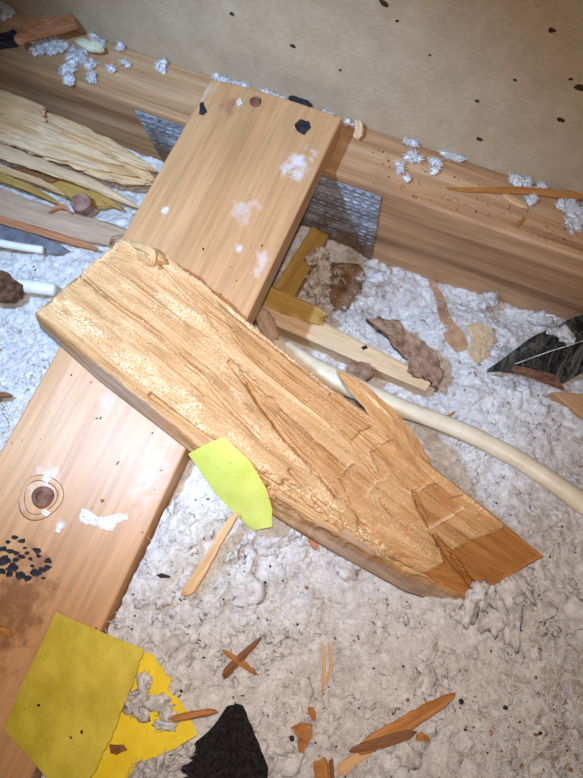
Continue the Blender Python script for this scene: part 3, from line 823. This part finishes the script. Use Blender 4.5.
# torn slivers that stand proud of the timber
def csl(pts, w, t, mat, seed, **k): return splinter('sliver', pts, w, t, mat, chunk, seed=seed, **k)
csl([(336, 370, .274), (352, 384, .274), (379, 410, .269), (406, 440, .259), (428, 470, .240)], [3, 13, 20, 19, 12], .010, 'gnawed_wood', 1, taper=(.05, .9), ridge=.12, n=20)
csl([(354, 384, .277), (378, 405, .274), (398, 426, .266)], [2, 5, 3], .004, 'pale_splinter', 11, taper=(.1, .2))
csl([(270, 490, .262), (312, 514, .250), (345, 536, .242)], [4, 9, 5], .006, 'pale_splinter', 3, ragged=1.4)
csl([(312, 520, .246), (345, 533, .241), (378, 556, .232)], [5, 10, 5], .005, 'grey_wood', 4, ragged=1.4)
csl([(130, 243, .314), (148, 250, .325), (166, 263, .316)], [5, 9, 4], .007, 'pale_splinter', 6, ragged=1.2)
csl([(146, 246, .322), (153, 254, .327), (154, 266, .318)], [3, 6, 4], .005, 'pale_splinter', 12, ragged=1.2)

# ================================================================== PIPE
path = [(240, 330, .118), (275, 345, .14), (305, 364, .15), (345, 384, .155), (395, 406, .153), (440, 422, .150), (482, 440, .150), (530, 467, .156), (583, 504, .165), (630, 538, .17), (680, 575, .17)]
C = spline([P(*p) for p in path], 8)
rr = np.interp(np.linspace(0, 1, len(C)), [0, .18, .3, .45, .6, .8, 1], [.0125, .0145, .0150, .0112, .0115, .0125, .0130])
V, Fc = tube(C, rr, 18, .85)
d = fbm(V[:, 0]*30, V[:, 1]*30, V[:, 2]*30, 3); V = V+np.c_[d, d, d]*.0009
pipe = obj('flexible_pipe', V, Fc, 'ivory_plastic', smooth=True)
tag(pipe, 'ivory bent pipe emerging from under the gnawed timber to the right edge', 'pipe')

# ================================================================== BLOCK AND CRUSTS in the hollow right of the board
zb = .115
blk = empty('wood_block', P(350, 345, .07)); tag(blk, 'short pale wood block lying in the hollow between joist and gnawed timber', 'wood block')
def prism(name, quad, z, thick, mat, parent, res=.008, disp=.0008):
    """block with four photo corners on its top face, subdivided and uneven"""
    c = [P(x, y, z) for x, y in quad]; nu, nv = 24, 10; V = []; Fc = []
    for lvl in (0, -.25, -1):
        for i in range(nu+1):
            for j in range(nv+1):
                s_, t_ = i/nu, j/nv
                p = (c[0]*(1-s_)+c[1]*s_)*(1-t_)+(c[3]*(1-s_)+c[2]*s_)*t_
                e = 0 if lvl else (.0015 if i in (0, nu) or j in (0, nv) else 0)
                V.append(p+np.array([0, 0, lvl*thick-e]))
    V = np.array(V); V += np.stack([disp*fbm(V[:, 0]*60+k*5, V[:, 1]*60, V[:, 2]*60, 3) for k in range(3)], 1)
    n = (nu+1)*(nv+1); g = lambda i, j, l: l*n+i*(nv+1)+j
    for i in range(nu):
        for j in range(nv):
            Fc.append([g(i, j, 0), g(i, j+1, 0), g(i+1, j+1, 0), g(i+1, j, 0)]); Fc.append([g(i, j, 2), g(i+1, j, 2), g(i+1, j+1, 2), g(i, j+1, 2)])
    for l in (0, 1):
        for i in range(nu):
            Fc.append([g(i, 0, l), g(i+1, 0, l), g(i+1, 0, l+1), g(i, 0, l+1)]); Fc.append([g(i, nv, l), g(i, nv, l+1), g(i+1, nv, l+1), g(i+1, nv, l)])
        for j in range(nv):
            Fc.append([g(0, j, l), g(0, j, l+1), g(0, j+1, l+1), g(0, j+1, l)]); Fc.append([g(nu, j, l), g(nu, j+1, l), g(nu, j+1, l+1), g(nu, j, l+1)])
    d_ = c[1]-c[0]
    o = obj(name, V, Fc, mat, parent, frame(c[0]-np.array([0, 0, thick]), d_))
    bm = bmesh.new(); bm.from_mesh(o.data); bmesh.ops.recalc_face_normals(bm, faces=bm.faces); bm.to_mesh(o.data); bm.free(); return o
prism('block_body', [(252, 308), (427, 391), (431, 379), (262, 291)][:0] or [(240, 309), (426, 391), (434, 378), (262, 290)], zb, .05, 'block_pine', blk)
o = chip('nail_hole_spot', [(361, 347, zb+.001), (366, 345, zb+.001), (368, 348, zb+.001), (363, 350, zb+.001)], .0012, 'speck_dark', blk, .05)
splinter('lath', [(250, 288, zb+.006), (285, 303, zb+.006), (324, 319, zb+.005)], [20, 20, 17], .010, 'ochre_wood', blk, seed=31, taper=(1, .7), ragged=.6)
o = chip('mud_crust', [(x, y, zb+.012) for x, y in [(367, 318), (378, 316), (388, 319), (398, 318), (410, 332), (424, 342), (436, 355), (444, 370), (441, 388), (434, 384), (428, 378), (415, 376), (409, 369), (413, 360), (402, 354), (394, 346), (388, 335), (378, 328)]], .011, 'mud', None, .06, .006, 3, .05, True)
tag(o, 'brown dried mud crust on the right end of the pale wood block', 'mud crust')
o = chip('bark_chip', [(x, y, zb+.016) for x, y in [(345, 370), (350, 362), (362, 360), (371, 364), (375, 374), (366, 381), (352, 379)]], .014, 'mud', None, .06, .004, 5, .06, True)
tag(o, 'small brown mud lump on the front edge of the pale wood block', 'mud lump')
o = splinter('broken_stub', [(259, 309, .165), (266, 322, .160), (274, 341, .150)], [9, 15, 12], .016, 'grey_wood', None, seed=33, ragged=1.2, taper=(.5, .7))
tag(o, 'short grey splintered stub wedged between the long board and gnawed timber', 'wood stub')
# dirty plaster lumps on the joist foot in the shadow
cs, rs = [], []
for _ in range(80):
    px, py = rnd.uniform(306, 330), rnd.uniform(248, 302)
    if (px-318-(py-275)*-.05)**2/150+(py-276)**2/750 > 1: continue
    p = P(px, py, .075+.06*(302-py)/54); cs.append(p); rs.append(rnd.choice([.002, .003, .0045, .006]))
V, Fl = blobs(cs, rs, ICO3, ICO3F, .9, 2.0, (1, 1, .7), 21)
o = obj('plaster_crumbs', V, Fl, 'pale_mud', smooth=True); tag(o, 'crumbly pale plaster lump in the shadow beside the long board', 'plaster')
o = prism('wood_offcut', [(262, 304), (312, 226), (328, 234), (290, 304)], .088, .03, 'ochre_wood', None)
tag(o, 'ochre wood offcut in the shadow under the long board edge', 'wood offcut')
def pyz(x, y, d=.007): return (x, y, PY(x, y, YF-d)[2])
o = chip('mud_sheet', [(x, y, wool_hit(x, y)[2]+.004) for x, y in [(331, 262), (348, 262), (362, 266), (366, 276), (362, 290), (354, 300), (346, 312), (334, 310), (328, 296), (332, 280)]], .006, 'dark_mud', None, .06, .004, 8, .06, True, dens=5)
tag(o, 'brown mud patch in the shadow at the foot of the right metal plate', 'mud patch')

# paper scraps in the wool
def on_wool(pts, dz=.004): return [(x, y, wool_hit(x, y)[2]+dz) for x, y in pts]
a_ = on_wool([(428, 279), (436, 300), (440, 322), (446, 342), (455, 352)]); b_ = on_wool([(434, 279), (444, 298), (450, 318), (462, 332), (468, 348)])
tag(sheet('paper_strip', a_, b_, 'brown_paper', wob=.004, seed=2), 'narrow brown paper strip on the wool below the joist', 'paper strip')
o = chip('tan_scrap', on_wool([(466, 326), (478, 321), (492, 328), (495, 342), (488, 357), (476, 364), (468, 352), (472, 340)], .005), .002, 'tan_paper', None, .04, .002, 4)
tag(o, 'tan rounded paper scrap on the wool left of the black film', 'paper scrap')

# black film with fibres, and the rusty strip on its edge
film = empty('black_film', P(530, 365, .09)); tag(film, 'black fibrous plastic film sticking out of the wool at the right edge', 'plastic film')
sheet('film_sheet', [(485, 371, .125), (505, 357, .128), (530, 338, .128), (556, 325, .125), (600, 308, .12)], [(487, 372, .122), (515, 373, .118), (540, 379, .116), (562, 384, .112), (605, 360, .11)], 'hairy_black_film', .0012, 24, 16, .008, 6, film, .008)
splinter('rusty_edge', [(512, 369, .134), (535, 374, .135), (560, 383, .133)], [5, 7, 11], .008, 'rusty_steel', film, seed=41, taper=(.6, .9), ragged=.2)
V, Fc = tube(spline([P(*p) for p in [(515, 364, .133), (548, 352, .137), (570, 345, .137), (600, 335, .135)]], 5), [.0006]*16, 6)
obj('strand', V, Fc, 'wool_fibre', film)
FV, FF = [], []
for _ in range(170):
    px = rnd.uniform(500, 598); t_ = rnd.random(); ya = np.interp(px, [485, 505, 530, 556, 600], [371, 357, 338, 325, 308]); yb = np.interp(px, [487, 515, 540, 562, 605], [372, 373, 379, 384, 360])
    p = P(px, ya+(yb-ya)*t_**1.5, .138); fibre(FV, FF, p, rnd.uniform(.012, .04), rnd.uniform(.00012, .0003), .003, n=6)
o = obj('lint', FV, np.array(FF), 'grey_lint', film); o['kind'] = 'stuff'
sp_ = prism('wood_corner_x', [(552, 392), (600, 432), (610, 410), (583, 393)], .135, .02, 'joist_pine', None)
sp_.name = 'wood_corner'; tag(sp_, 'brown wood corner below the black film at the right edge', 'wood corner')

# ================================================================== SPLINTER PILE at the left, in front of the joist
def th(name, label, cat, *a, **k):
    o = splinter(name, *a, **k); return tag(o, label, cat)
pl1 = empty('splintered_plank', P(60, 140, .15)); tag(pl1, 'pale splintered plank along the joist front, left of the long board', 'plank')
r51 = random.Random(51)
splinter('sliver', [(-60, 96, .160), (0, 118, .160), (60, 140, .160), (115, 163, .158), (152, 181, .155)], [34, 40, 40, 34, 20], .012, 'pale_splinter', pl1, seed=51, ragged=1, taper=(1, .3), ridge=.1, n=24)
splinter('sliver', [(-60, 80, .174), (0, 102, .174), (46, 117, .171)], [20, 20, 15], .010, 'chip_wood' if 0 else 'pale_splinter', pl1, seed=50, ragged=.6, taper=(1, .8), ridge=.1, n=20)
for i in range(20):
    t = (i+.5)/20; a0 = 98+t*40; slope = (.44-.12*t)
    x0 = r51.uniform(-50, 50) if i > 4 else r51.uniform(40, 70); x1 = min(r51.uniform(x0+55, x0+120), 160-14*t)
    pts = [(x, a0+slope*x+r51.uniform(-1, 1), .1675+r51.uniform(-.002, .004)) for x in np.linspace(x0, x1, 4)]
    wd = r51.uniform(3.5, 8)
    splinter('sliver', pts, [wd*.7, wd, wd, wd*.5], r51.uniform(.004, .008), r51.choice(['pale_splinter', 'pale_splinter', 'block_pine', 'grey_wood' if i % 5 == 0 else 'block_pine']), pl1, seed=200+i, ragged=1.2, taper=(.5, .15), ridge=.25)
th('wood_sliver', 'long cream sliver below the dark gap of the splintered plank', 'wood sliver', [(-30, 141, .150), (0, 151, .150), (40, 165, .15), (90, 184, .15), (140, 208, .147)], [10, 13, 11, 9, 5], .009, 'block_pine', seed=60, taper=(1, .3))
th('wood_sliver', 'thin ochre stick above the round brown knob at the left edge', 'wood sliver', [(-20, 170, .132), (0, 177, .132), (30, 189, .132), (62, 205, .13)], [5, 7, 6, 3], .006, 'ochre_wood', seed=61, taper=(1, .3))
th('wood_sliver', 'thin grey stick left of the round brown knob', 'wood sliver', [(-20, 186, .128), (0, 191, .128), (25, 201, .128), (50, 213, .126)], [5, 6, 6, 3], .006, 'grey_wood', seed=62, taper=(1, .3))
th('wood_sliver', 'cream stick crossing behind the thin ochre stick at the left edge', 'wood sliver', [(-20, 160, .138), (5, 170, .138), (40, 182, .138), (66, 196, .134)], [4, 5, 5, 2], .005, 'pale_splinter', seed=161, taper=(1, .2))
th('wood_sliver', 'tan stick between the thin grey stick and the grey-tan plank', 'wood sliver', [(-20, 192, .140), (5, 199, .140), (35, 208, .140), (60, 217, .138)], [5, 6, 5, 3], .005, 'pale_splinter', seed=162, taper=(1, .2))
th('wood_sliver', 'short dark sliver above the thin ochre stick', 'wood sliver', [(10, 168, .128), (34, 174, .128), (58, 181, .126)], [5, 9, 4], .005, 'dark_splinter', seed=163, ragged=1.2)
th('wood_sliver', 'ochre sliver leaning on the flat fragment right of the knob', 'wood sliver', [(88, 188, .134), (104, 198, .134), (122, 209, .130)], [4, 6, 3], .005, 'ochre_wood', seed=164)
o = th('wood_plate', 'flat ochre wood fragment behind the round brown knob', 'wood fragment', [(48, 178, .118), (80, 190, .118), (112, 204, .118)], [16, 24, 14], .012, 'ochre_wood', seed=63, taper=(.5, .5))
knob = disc_head('round_knob', 81, 203, .138, .0150, .006, 'knob_brown', None, dish=.15)
V = np.array([v.co[:] for v in knob.data.vertices]); k = V[:, 2] < .002; 
for i in np.where(k)[0]: knob.data.vertices[int(i)].co.z -= .010
tag(knob, 'round brown knob standing in the splinter pile left of the long board', 'knob')
pk = th('broken_plank', 'grey-tan broken plank below the round knob, ending at the gnawed timber', 'plank', [(-60, 185, .142), (0, 206, .142), (55, 221, .142), (122, 238, .140)], [22, 25, 27, 26], .014, 'grey_wood', seed=64, taper=(1, .7), ridge=.08)
th('wood_sliver', 'orange-edged sliver along the lower edge of the grey-tan plank', 'wood sliver', [(-40, 204, .146), (0, 219, .146), (50, 234, .146), (98, 249, .144)], [5, 6, 6, 4], .008, 'chip_wood', seed=65, taper=(1, .4))
th('wood_sliver', 'short ragged sliver lying on the grey-tan plank beside the knob', 'wood sliver', [(48, 213, .152), (62, 206, .155), (72, 214, .152)], [3, 5, 3], .004, 'chip_wood', seed=66)
th('slate_strip', 'dark grey strip below the grey-tan plank at the left edge', 'strip', [(-40, 222, .136), (0, 233, .136), (35, 242, .136), (68, 253, .133)], [16, 17, 16, 9], .006, 'slate_grey', seed=67, taper=(1, .5), ridge=.05)
V, Fc = tube(spline([P(*p) for p in [(-30, 237, .146), (0, 243, .146), (22, 247, .146), (43, 250, .146)]], 4), [.0056]*13, 10)
tag(obj('cream_dowel', V, Fc, 'white_plastic', smooth=True), 'thin cream dowel lying on the dark grey strip', 'dowel')
V, Fc = tube(spline([P(*p) for p in [(8, 284, .150), (25, 286, .155), (42, 288, .157), (56, 290, .154)]], 4), [.009, .0095]*6+[.0075], 12)
tag(obj('white_tube', V, Fc, 'white_plastic', smooth=True), 'short white tube in the bright wool left of the gnawed timber', 'tube')
o = chip('bark_piece', [(x, y, .166) for x, y in [(-14, 268), (2, 270), (14, 278), (22, 284), (20, 295), (8, 299), (-14, 298)]], .012, 'bark', None, .08, .005, 12, .06)
tag(o, 'ragged dark bark piece at the left edge beside the white tube', 'bark')
th('wood_sliver', 'small brown splinter in the bright wool at the left edge', 'wood sliver', [(-10, 396, .172), (2, 395, .172), (13, 396, .170)], [5, 5, 2], .004, 'dark_splinter', seed=70)

# ================================================================== THINGS ON THE JOIST TOP
def tuft(label, pts, group=None):
    cs, rs = [], []
    for (px, py, rad, n) in pts:
        for _ in range(n):
            a, q = rnd.uniform(0, 6.28), rad*math.sqrt(rnd.random())
            p = P(px+q*math.cos(a), py+q*math.sin(a), JT); r = rnd.uniform(.0018, .0040)
            if p[1] > YB-.004: p[1] = YB-.004
            if p[1] < YF: p[1] = YF-.003; p[2] = PY(px, py, YF-.003)[2]
            p[2] += r*rnd.uniform(.3, 1.4); cs.append(p); rs.append(r)
    V, Fl = blobs(cs, rs, ICO, ICOF, .8, 2.2, (1.1, .9, .7), len(pts)*13+int(pts[0][0]))
    FV, FF = [], []
    for c_, r_ in zip(cs, rs):
        for _ in range(26):
            d_ = rng.normal(0, 1, 3); d_ /= np.linalg.norm(d_); d_[2] = abs(d_[2])
            fibre(FV, FF, c_+d_*r_*.9, rnd.uniform(.003, .008), rnd.uniform(.00018, .0004), .0016)
    FF = np.array(FF)+len(V); V = np.vstack([V, FV]); Fl = np.vstack([Fl, FF[:, [0, 1, 2]], FF[:, [0, 2, 3]]])
    V[:, 1] = np.minimum(V[:, 1], YB-.0006); V[:, 2] = np.where(V[:, 1] > YF, np.maximum(V[:, 2], JT+.0002), V[:, 2])
    return tag(obj('wool_tuft', V, Fl, 'tuft_wool', smooth=True), label, 'wool tuft', group)
tuft('large grey-white wool tuft under the brown wood chip, top left', [(45, 42, 12, 34), (60, 52, 9, 22), (78, 58, 9, 18), (40, 50, 7, 10), (68, 70, 6, 9), (70, 84, 4, 6), (92, 68, 4, 8), (92, 80, 3, 6), (98, 42, 8, 10)])
tuft('tiny wool tuft on the joist between large tuft and long board', [(163, 68, 5, 9)])
tuft('small wool wisps on the joist right of the large tuft', [(112, 68, 4, 4), (126, 66, 3, 3), (122, 47, 4, 4)])
tuft('wool tuft at the far top left corner of the joist', [(6, 15, 9, 16), (3, 5, 6, 8)])
tuft('wool tuft behind the left corner of the long board end', [(229, 69, 8, 13), (240, 76, 5, 6), (248, 79, 4, 5)])
tuft('wool tuft behind the nail at the long board end', [(277, 86, 7, 12), (284, 91, 5, 5)])
tuft('wool wisp at the right corner of the long board end', [(330, 110, 5, 5), (350, 124, 4, 4)])
tuft('topmost of the four wool tufts on the right of the joist', [(411, 143, 6, 10)])
tuft('wool tuft just below the topmost one on the joist', [(414, 160, 6, 11)])
tuft('leftmost small wool tuft on the right of the joist', [(398, 168, 4, 6), (406, 180, 2, 2)])
tuft('elongated wool tuft right of the pair on the joist', [(435, 165, 5, 8), (432, 172, 3, 3)])
tuft('wool tuft against the wall above the amber splinter tip', [(453, 156, 6, 9), (463, 153, 4, 4), (446, 151, 3, 2)])
tuft('wool tuft behind the long amber splinter on the joist', [(516, 181, 6, 9), (528, 184, 6, 7), (540, 187, 5, 4)])
tuft('small wool tuft just below the long amber splinter', [(531, 201, 5, 8)])
tuft('large wool tuft on the joist at the right edge', [(566, 206, 9, 20), (578, 215, 9, 18), (572, 226, 7, 10), (590, 230, 9, 10)])
th('amber_splinter', 'long amber splinter lying on the joist at the right', 'splinter', [(446, 188, JT+.004), (480, 190, JT+.005), (520, 190, JT+.006), (560, 194, JT+.006), (610, 197, JT+.006)], [2.5, 4, 6, 7, 7], .005, 'amber_splinter', seed=80, taper=(.3, 1), ridge=.12)
th('wood_shaving', 'pale wood shaving under the long amber splinter', 'shaving', [(503, 194, JT+.003), (515, 201, JT+.003), (528, 208, JT+.003)], [4, 8, 4], .003, 'pale_splinter', seed=81)
th('wood_shaving', 'tiny amber sliver on the joist below the amber splinter', 'shaving', [(515, 226, JT+.002), (520, 222, JT+.002), (525, 218, JT+.002)], [3, 3, 2], .002, 'amber_splinter', seed=82)
th('wood_shaving', 'cream chip standing by the right corner of the long board', 'shaving', [(357, 120, JT+.010), (359, 128, JT+.008), (357, 139, JT+.006)], [6, 7, 7], .006, 'block_pine', seed=83)
wc = chip('wood_chip', [(x, y, JT+.032) for x, y in [(13, 36), (22, 24), (40, 18), (72, 13), (77, 24), (55, 30), (30, 36), (15, 41)]], .008, 'chip_wood', None, .02, .002, 15)
tag(wc, 'flat brown wood chip on the large wool tuft, top left', 'wood chip')
o = chip('black_scrap', [(x, y, JT+.012) for x, y in [(-20, 38), (0, 33), (14, 30), (22, 34), (14, 41), (-20, 46)]], .01, 'tar', None, .05, .002, 16); tag(o, 'black scrap beneath the brown wood chip at the left edge', 'scrap')
o = splinter('seed_pod', [(77, 41, JT+.016), (90, 46, JT+.017), (104, 50, JT+.012)], [5, 9, 5], .009, 'pod_green', None, seed=84, ragged=0, ridge=.03, taper=(.4, .4)); tag(o, 'pale green pod beside the large wool tuft on the joist', 'pod')
o = chip('black_scrap', [(x, y, JT+.012) for x, y in [(288, 96), (296, 94), (306, 98), (312, 104), (306, 106), (294, 101)]], .006, 'tar', None, .05, .001, 17); tag(o, 'black scrap behind the long board end', 'scrap')

# ================================================================== YELLOW PAPERS, FELT
def wool_clump(label, pts, seed):
    cs = [P(*p[:3]) for p in pts]; rs = [p[3] for p in pts]
    V, Fl = blobs(cs, rs, ICO3, ICO3F, .8, 1.6, (1.3, .9, .6), seed); FV, FF = [], []
    for c_, r_ in zip(cs, rs):
        for _ in range(40):
            d_ = rng.normal(0, 1, 3); d_ /= np.linalg.norm(d_); d_[2] = abs(d_[2])*.6
            fibre(FV, FF, c_+d_*r_*.9, rnd.uniform(.003, .008), rnd.uniform(.00012, .0003), .0016)
    FF = np.array(FF)+len(V); V = np.vstack([V, FV]); Fl = np.vstack([Fl, FF[:, [0, 1, 2]], FF[:, [0, 2, 3]]])
    return tag(obj('wool_tuft', V, Fl, 'insulation_wool', smooth=True, attrs={'grime': np.full(len(V), .2)}), label, 'wool tuft')
o = sheet('lime_paper', [(188, 454, .262), (200, 471, .252), (215, 493, .238), (234, 513, .228), (253, 531, .222)], [(224, 437, .293), (250, 461, .284), (266, 488, .266), (272, 508, .249), (272, 527, .234)], 'lime_paper', .0010, 20, 12, .0012, 4, None, .004)
tag(o, 'lime yellow paper slip hanging over the near edge of the gnawed timber', 'paper')
o = sheet('yellow_paper', [(57, 612, .256), (30, 670, .257), (3, 728, .256)], [(144, 649, .266), (131, 690, .268), (112, 735, .268), (95, 770, .267), (74, 802, .264)], 'yellow_paper', .0010, 44, 20, .004, 9, None, .003, .0009)
tag(o, 'large dusty yellow paper sheet on the long board in the lower left corner', 'paper')
cs = []
for _ in range(60):
    a_, b_ = rnd.random(), rnd.random(); p0 = np.array([57, 612])*(1-a_)+np.array([3, 728])*a_; p1 = np.array([140, 652])*(1-a_)+np.array([86, 778])*a_; q = p0*(1-b_)+p1*b_
    cs.append(P(q[0], q[1], .2565+.0105*b_+.003*math.sin(math.pi*b_)))
V, Fl = blobs(cs, rng.choice([.0004, .0007, .0012], len(cs), p=[.6, .3, .1]), ICO1, ICO1F, .5, 2, (1.3, .9, .6), 77)
k_ = obj('dirt_specks', V, Fl, 'speck_dark', o); k_['kind'] = 'stuff'
o = chip('torn_yellow_paper', [(x, y, .246) for x, y in [(120, 660), (146, 652), (154, 656), (160, 666), (172, 680), (168, 690), (178, 698), (184, 706), (197, 736), (176, 748), (158, 757), (140, 764), (128, 785), (92, 792), (84, 730)]], .0014, 'bright_yellow_paper', None, .02, .0006, 18, .01)
tag(o, 'bright yellow torn paper under the large yellow sheet', 'paper')
wool_clump('wool tuft lying on the bright yellow torn paper', [(x, y, .2515, r) for x, y, r in [(128, 693, .006), (137, 700, .007), (143, 690, .006), (132, 706, .006), (140, 712, .006), (160, 702, .006), (166, 712, .007), (146, 680, .005), (165, 725, .005)]], 40)
wool_clump('wool tuft between bright yellow paper and black felt', [(x, y, .249, r) for x, y, r in [(142, 766, .006), (152, 771, .007), (160, 762, .005), (168, 774, .007), (135, 779, .007), (178, 764, .005), (188, 750, .005)]], 41)
o = chip('brown_flake', [(x, y, .252) for x, y in [(109, 745), (123, 745), (127, 750), (116, 755), (110, 753)]], .002, 'dark_splinter', None, .06, .001, 19); tag(o, 'brown flake on the bright yellow torn paper', 'flake')
o = chip('roofing_felt', [(x, y, .240) for x, y in [(226, 707), (236, 704), (243, 706), (252, 728), (262, 752), (268, 768), (266, 792), (230, 800), (182, 796), (181, 762), (196, 742), (214, 726)]], .005, 'black_felt', None, .012, .002, 20, .02)
tag(o, 'piece of black roofing felt on the wool at the bottom edge', 'roofing felt')

wool_clump('wool tuft heaped against the lower right end of the gnawed timber', [(486, 598, .206, .009), (478, 592, .212, .006), (498, 606, .204, .011), (470, 606, .204, .008), (510, 600, .202, .009), (512, 620, .204, .012), (524, 588, .202, .008), (462, 614, .200, .009), (490, 622, .204, .010)], 61)
wool_clump('wool tuft on the top edge of the black film', [(556, 332, .134, .007), (566, 336, .134, .008), (548, 322, .130, .006), (560, 322, .130, .005), (538, 318, .126, .007)], 62)
wool_clump('wool tuft at the joist foot above the tan scrap', [(490, 300, .070, .007), (484, 306, .070, .006), (494, 297, .074, .005)], 63)
# ================================================================== SPLINTERS ON THE WOOL
def ws(pts, dz=.005): 
    zs = [max(wool_hit(x, y)[2] for x, y in pts)]
    return [(x, y, wool_hit(x, y)[2]*.3+zs[0]*.7+dz) for x, y in pts]
th('splinter', 'tan splinter pointing down-left from under the lime paper', 'splinter', ws([(238, 512), (222, 535), (205, 565), (190, 588), (181, 596)]), [6, 8, 9, 11, 4], .005, 'pale_splinter', seed=90, ragged=.8)
th('splinter', 'dark brown splinter crossing an amber one on the wool', 'splinter', ws([(262, 637), (243, 655), (223, 676)], .008), [2, 6, 7], .004, 'dark_splinter', seed=91, taper=(.2, .6))
th('splinter', 'amber splinter crossed by a dark brown one', 'splinter', ws([(222, 650), (240, 662), (258, 675)], .003), [3, 6, 2], .003, 'amber_splinter', seed=92)
th('splinter', 'thin straight upright tan sliver on the wool, left one of a pair', 'splinter', ws([(322, 642), (324, 668), (322, 698)], .004), [2, 3, 2], .002, 'pale_splinter', seed=93)
th('splinter', 'thin curved tan sliver just right of the straight upright one', 'splinter', ws([(329, 642), (331, 665), (326, 685)], .004), [2, 2.5, 1.5], .002, 'pale_splinter', seed=94)
th('splinter', 'brown splinter lying over bright yellow paper towards the felt', 'splinter', [(171, 720, .254), (192, 715, .253), (217, 711, .250)], [6, 6, 4], .004, 'amber_splinter', seed=95, taper=(.8, .5))
o = chip('amber_chip', ws([(291, 728), (300, 723), (312, 726), (312, 737), (304, 753), (298, 752), (299, 740)], .006), .005, 'amber_splinter', None, .05, .002, 22); tag(o, 'folded amber wood chip on the wool right of the felt', 'wood chip')
th('splinter', 'short amber sliver above the folded amber chip', 'splinter', ws([(309, 707), (312, 713), (314, 721)], .004), [4, 6, 3], .003, 'amber_splinter', seed=96)
th('splinter', 'long orange splinter slanting up-right near the bottom edge', 'splinter', ws([(356, 752), (390, 733), (425, 712), (455, 694)], .008), [9, 11, 10, 5], .006, 'amber_splinter', seed=97, taper=(.5, .4))
th('splinter', 'brown splinter forking below the long orange one', 'splinter', ws([(350, 751), (385, 742), (416, 732)], .012), [5, 8, 6], .004, 'dark_splinter', seed=98)
th('splinter', 'pale sliver under the lower end of the long orange splinter', 'splinter', ws([(338, 774), (352, 762), (374, 748)], .004), [8, 8, 4], .004, 'pale_splinter', seed=99)
th('splinter', 'amber stick cut off by the bottom edge', 'splinter', ws([(320, 760), (322, 775), (324, 795)], .005), [11, 12, 12], .005, 'amber_splinter', seed=101, taper=(.8, 1))
th('splinter', 'dark stick beside the amber one at the bottom edge', 'splinter', ws([(331, 760), (332, 775), (334, 795)], .006), [4, 4, 4], .004, 'dark_splinter', seed=102, taper=(.8, 1))
th('splinter', 'small amber crumb right of the long orange splinter', 'splinter', ws([(416, 738), (422, 737), (430, 740)], .004), [4, 6, 3], .004, 'amber_splinter', seed=103)
th('splinter', 'tiny tan sliver on the wool below the lime paper', 'splinter', ws([(309, 538), (313, 543), (317, 550)], .005), [5, 6, 4], .003, 'chip_wood', seed=104)
th('splinter', 'tiny amber sliver beside the ivory pipe', 'splinter', ws([(447, 417), (451, 415), (455, 412)], .012), [3, 3, 2], .002, 'amber_splinter', seed=105)
th('splinter', 'orange splinter on the dark lower end of the long board', 'splinter', [(-6, 632, TOP+.003), (4, 631, TOP+.003), (12, 636, TOP+.002)], [7, 8, 4], .004, 'amber_splinter', seed=106)
o = chip('pellet', ws([(156, 575), (161, 573), (170, 576), (170, 578), (160, 578)], .003), .003, 'speck_dark', None, .02, .0, 30, .1, True); tag(o, 'black seed-like pellet on the wool beside the long board', 'pellet')
for x, y, r_, lab in [(462, 702, 5, 'black crumb on the wool right of the orange splinter, nearest to it'), (506, 708, 4, 'round black crumb on the wool at lower right'), (541, 734, 4, 'small black crumb nearest the lower right corner'), (292, 739, 5, 'dark crumb right of the folded amber chip')]:
    o = chip('crumb', ws([(x+r_*.6*math.cos(a)*rnd.uniform(.7, 1.1), y+r_*.6*math.sin(a)) for a in np.linspace(0, 5.4, 7)], .004), .004, 'speck_dark', None, .05, .0005, int(x), .12, True); tag(o, lab, 'crumb')

# uncountable crumbs strewn about: loose dirt that belongs to the wool, the board and the joist
for nm, mt, cnt, rs_ in (('dark_dirt_crumbs', 'speck_dark', 380, (.0005, .0008, .0012)), ('brown_dirt_crumbs', 'speck_brown', 330, (.0006, .0010, .0015))):
    on = {'w': ([], []), 'b': ([], []), 'j': ([], [])}
    for _ in range(cnt):
        px, py = rnd.uniform(0, 583), rnd.uniform(230, 778)
        if rnd.random() < .3 and px < 200: px = rnd.uniform(200, 583)
        if inside(np.array([[px, py]]), [(30, 312), (125, 230), (550, 556), (460, 612)])[0]: continue
        pb = P(px, py, TOP); key = 'w'
        if under_board(pb[0], pb[1]):
            if rnd.random() < .75: continue
            p = pb+np.array([0, 0, .0004]); key = 'b'
        else:
            p = wool_hit(px, py)
            if under_board(p[0], p[1], .01): continue
            p[2] += .0012
        on[key][0].append(p); on[key][1].append(rnd.choice(rs_))
    for _ in range(60):
        px = rnd.uniform(370, 583); py = 150+(px-370)*.34+rnd.uniform(-8, 34); p = P(px, py, JT+.0006)
        if YF+.004 < p[1] < YB-.004: on['j'][0].append(p); on['j'][1].append(rnd.choice(rs_)*.8)
    for key, par in (('w', wool), ('b', board), ('j', joist)):
        V, Fl = blobs(on[key][0], on[key][1], ICO1, ICO1F, .5, 2, (1.3, .9, .6), 60+cnt)
        o = obj(nm, V, Fl, mt, par); o['kind'] = 'stuff'
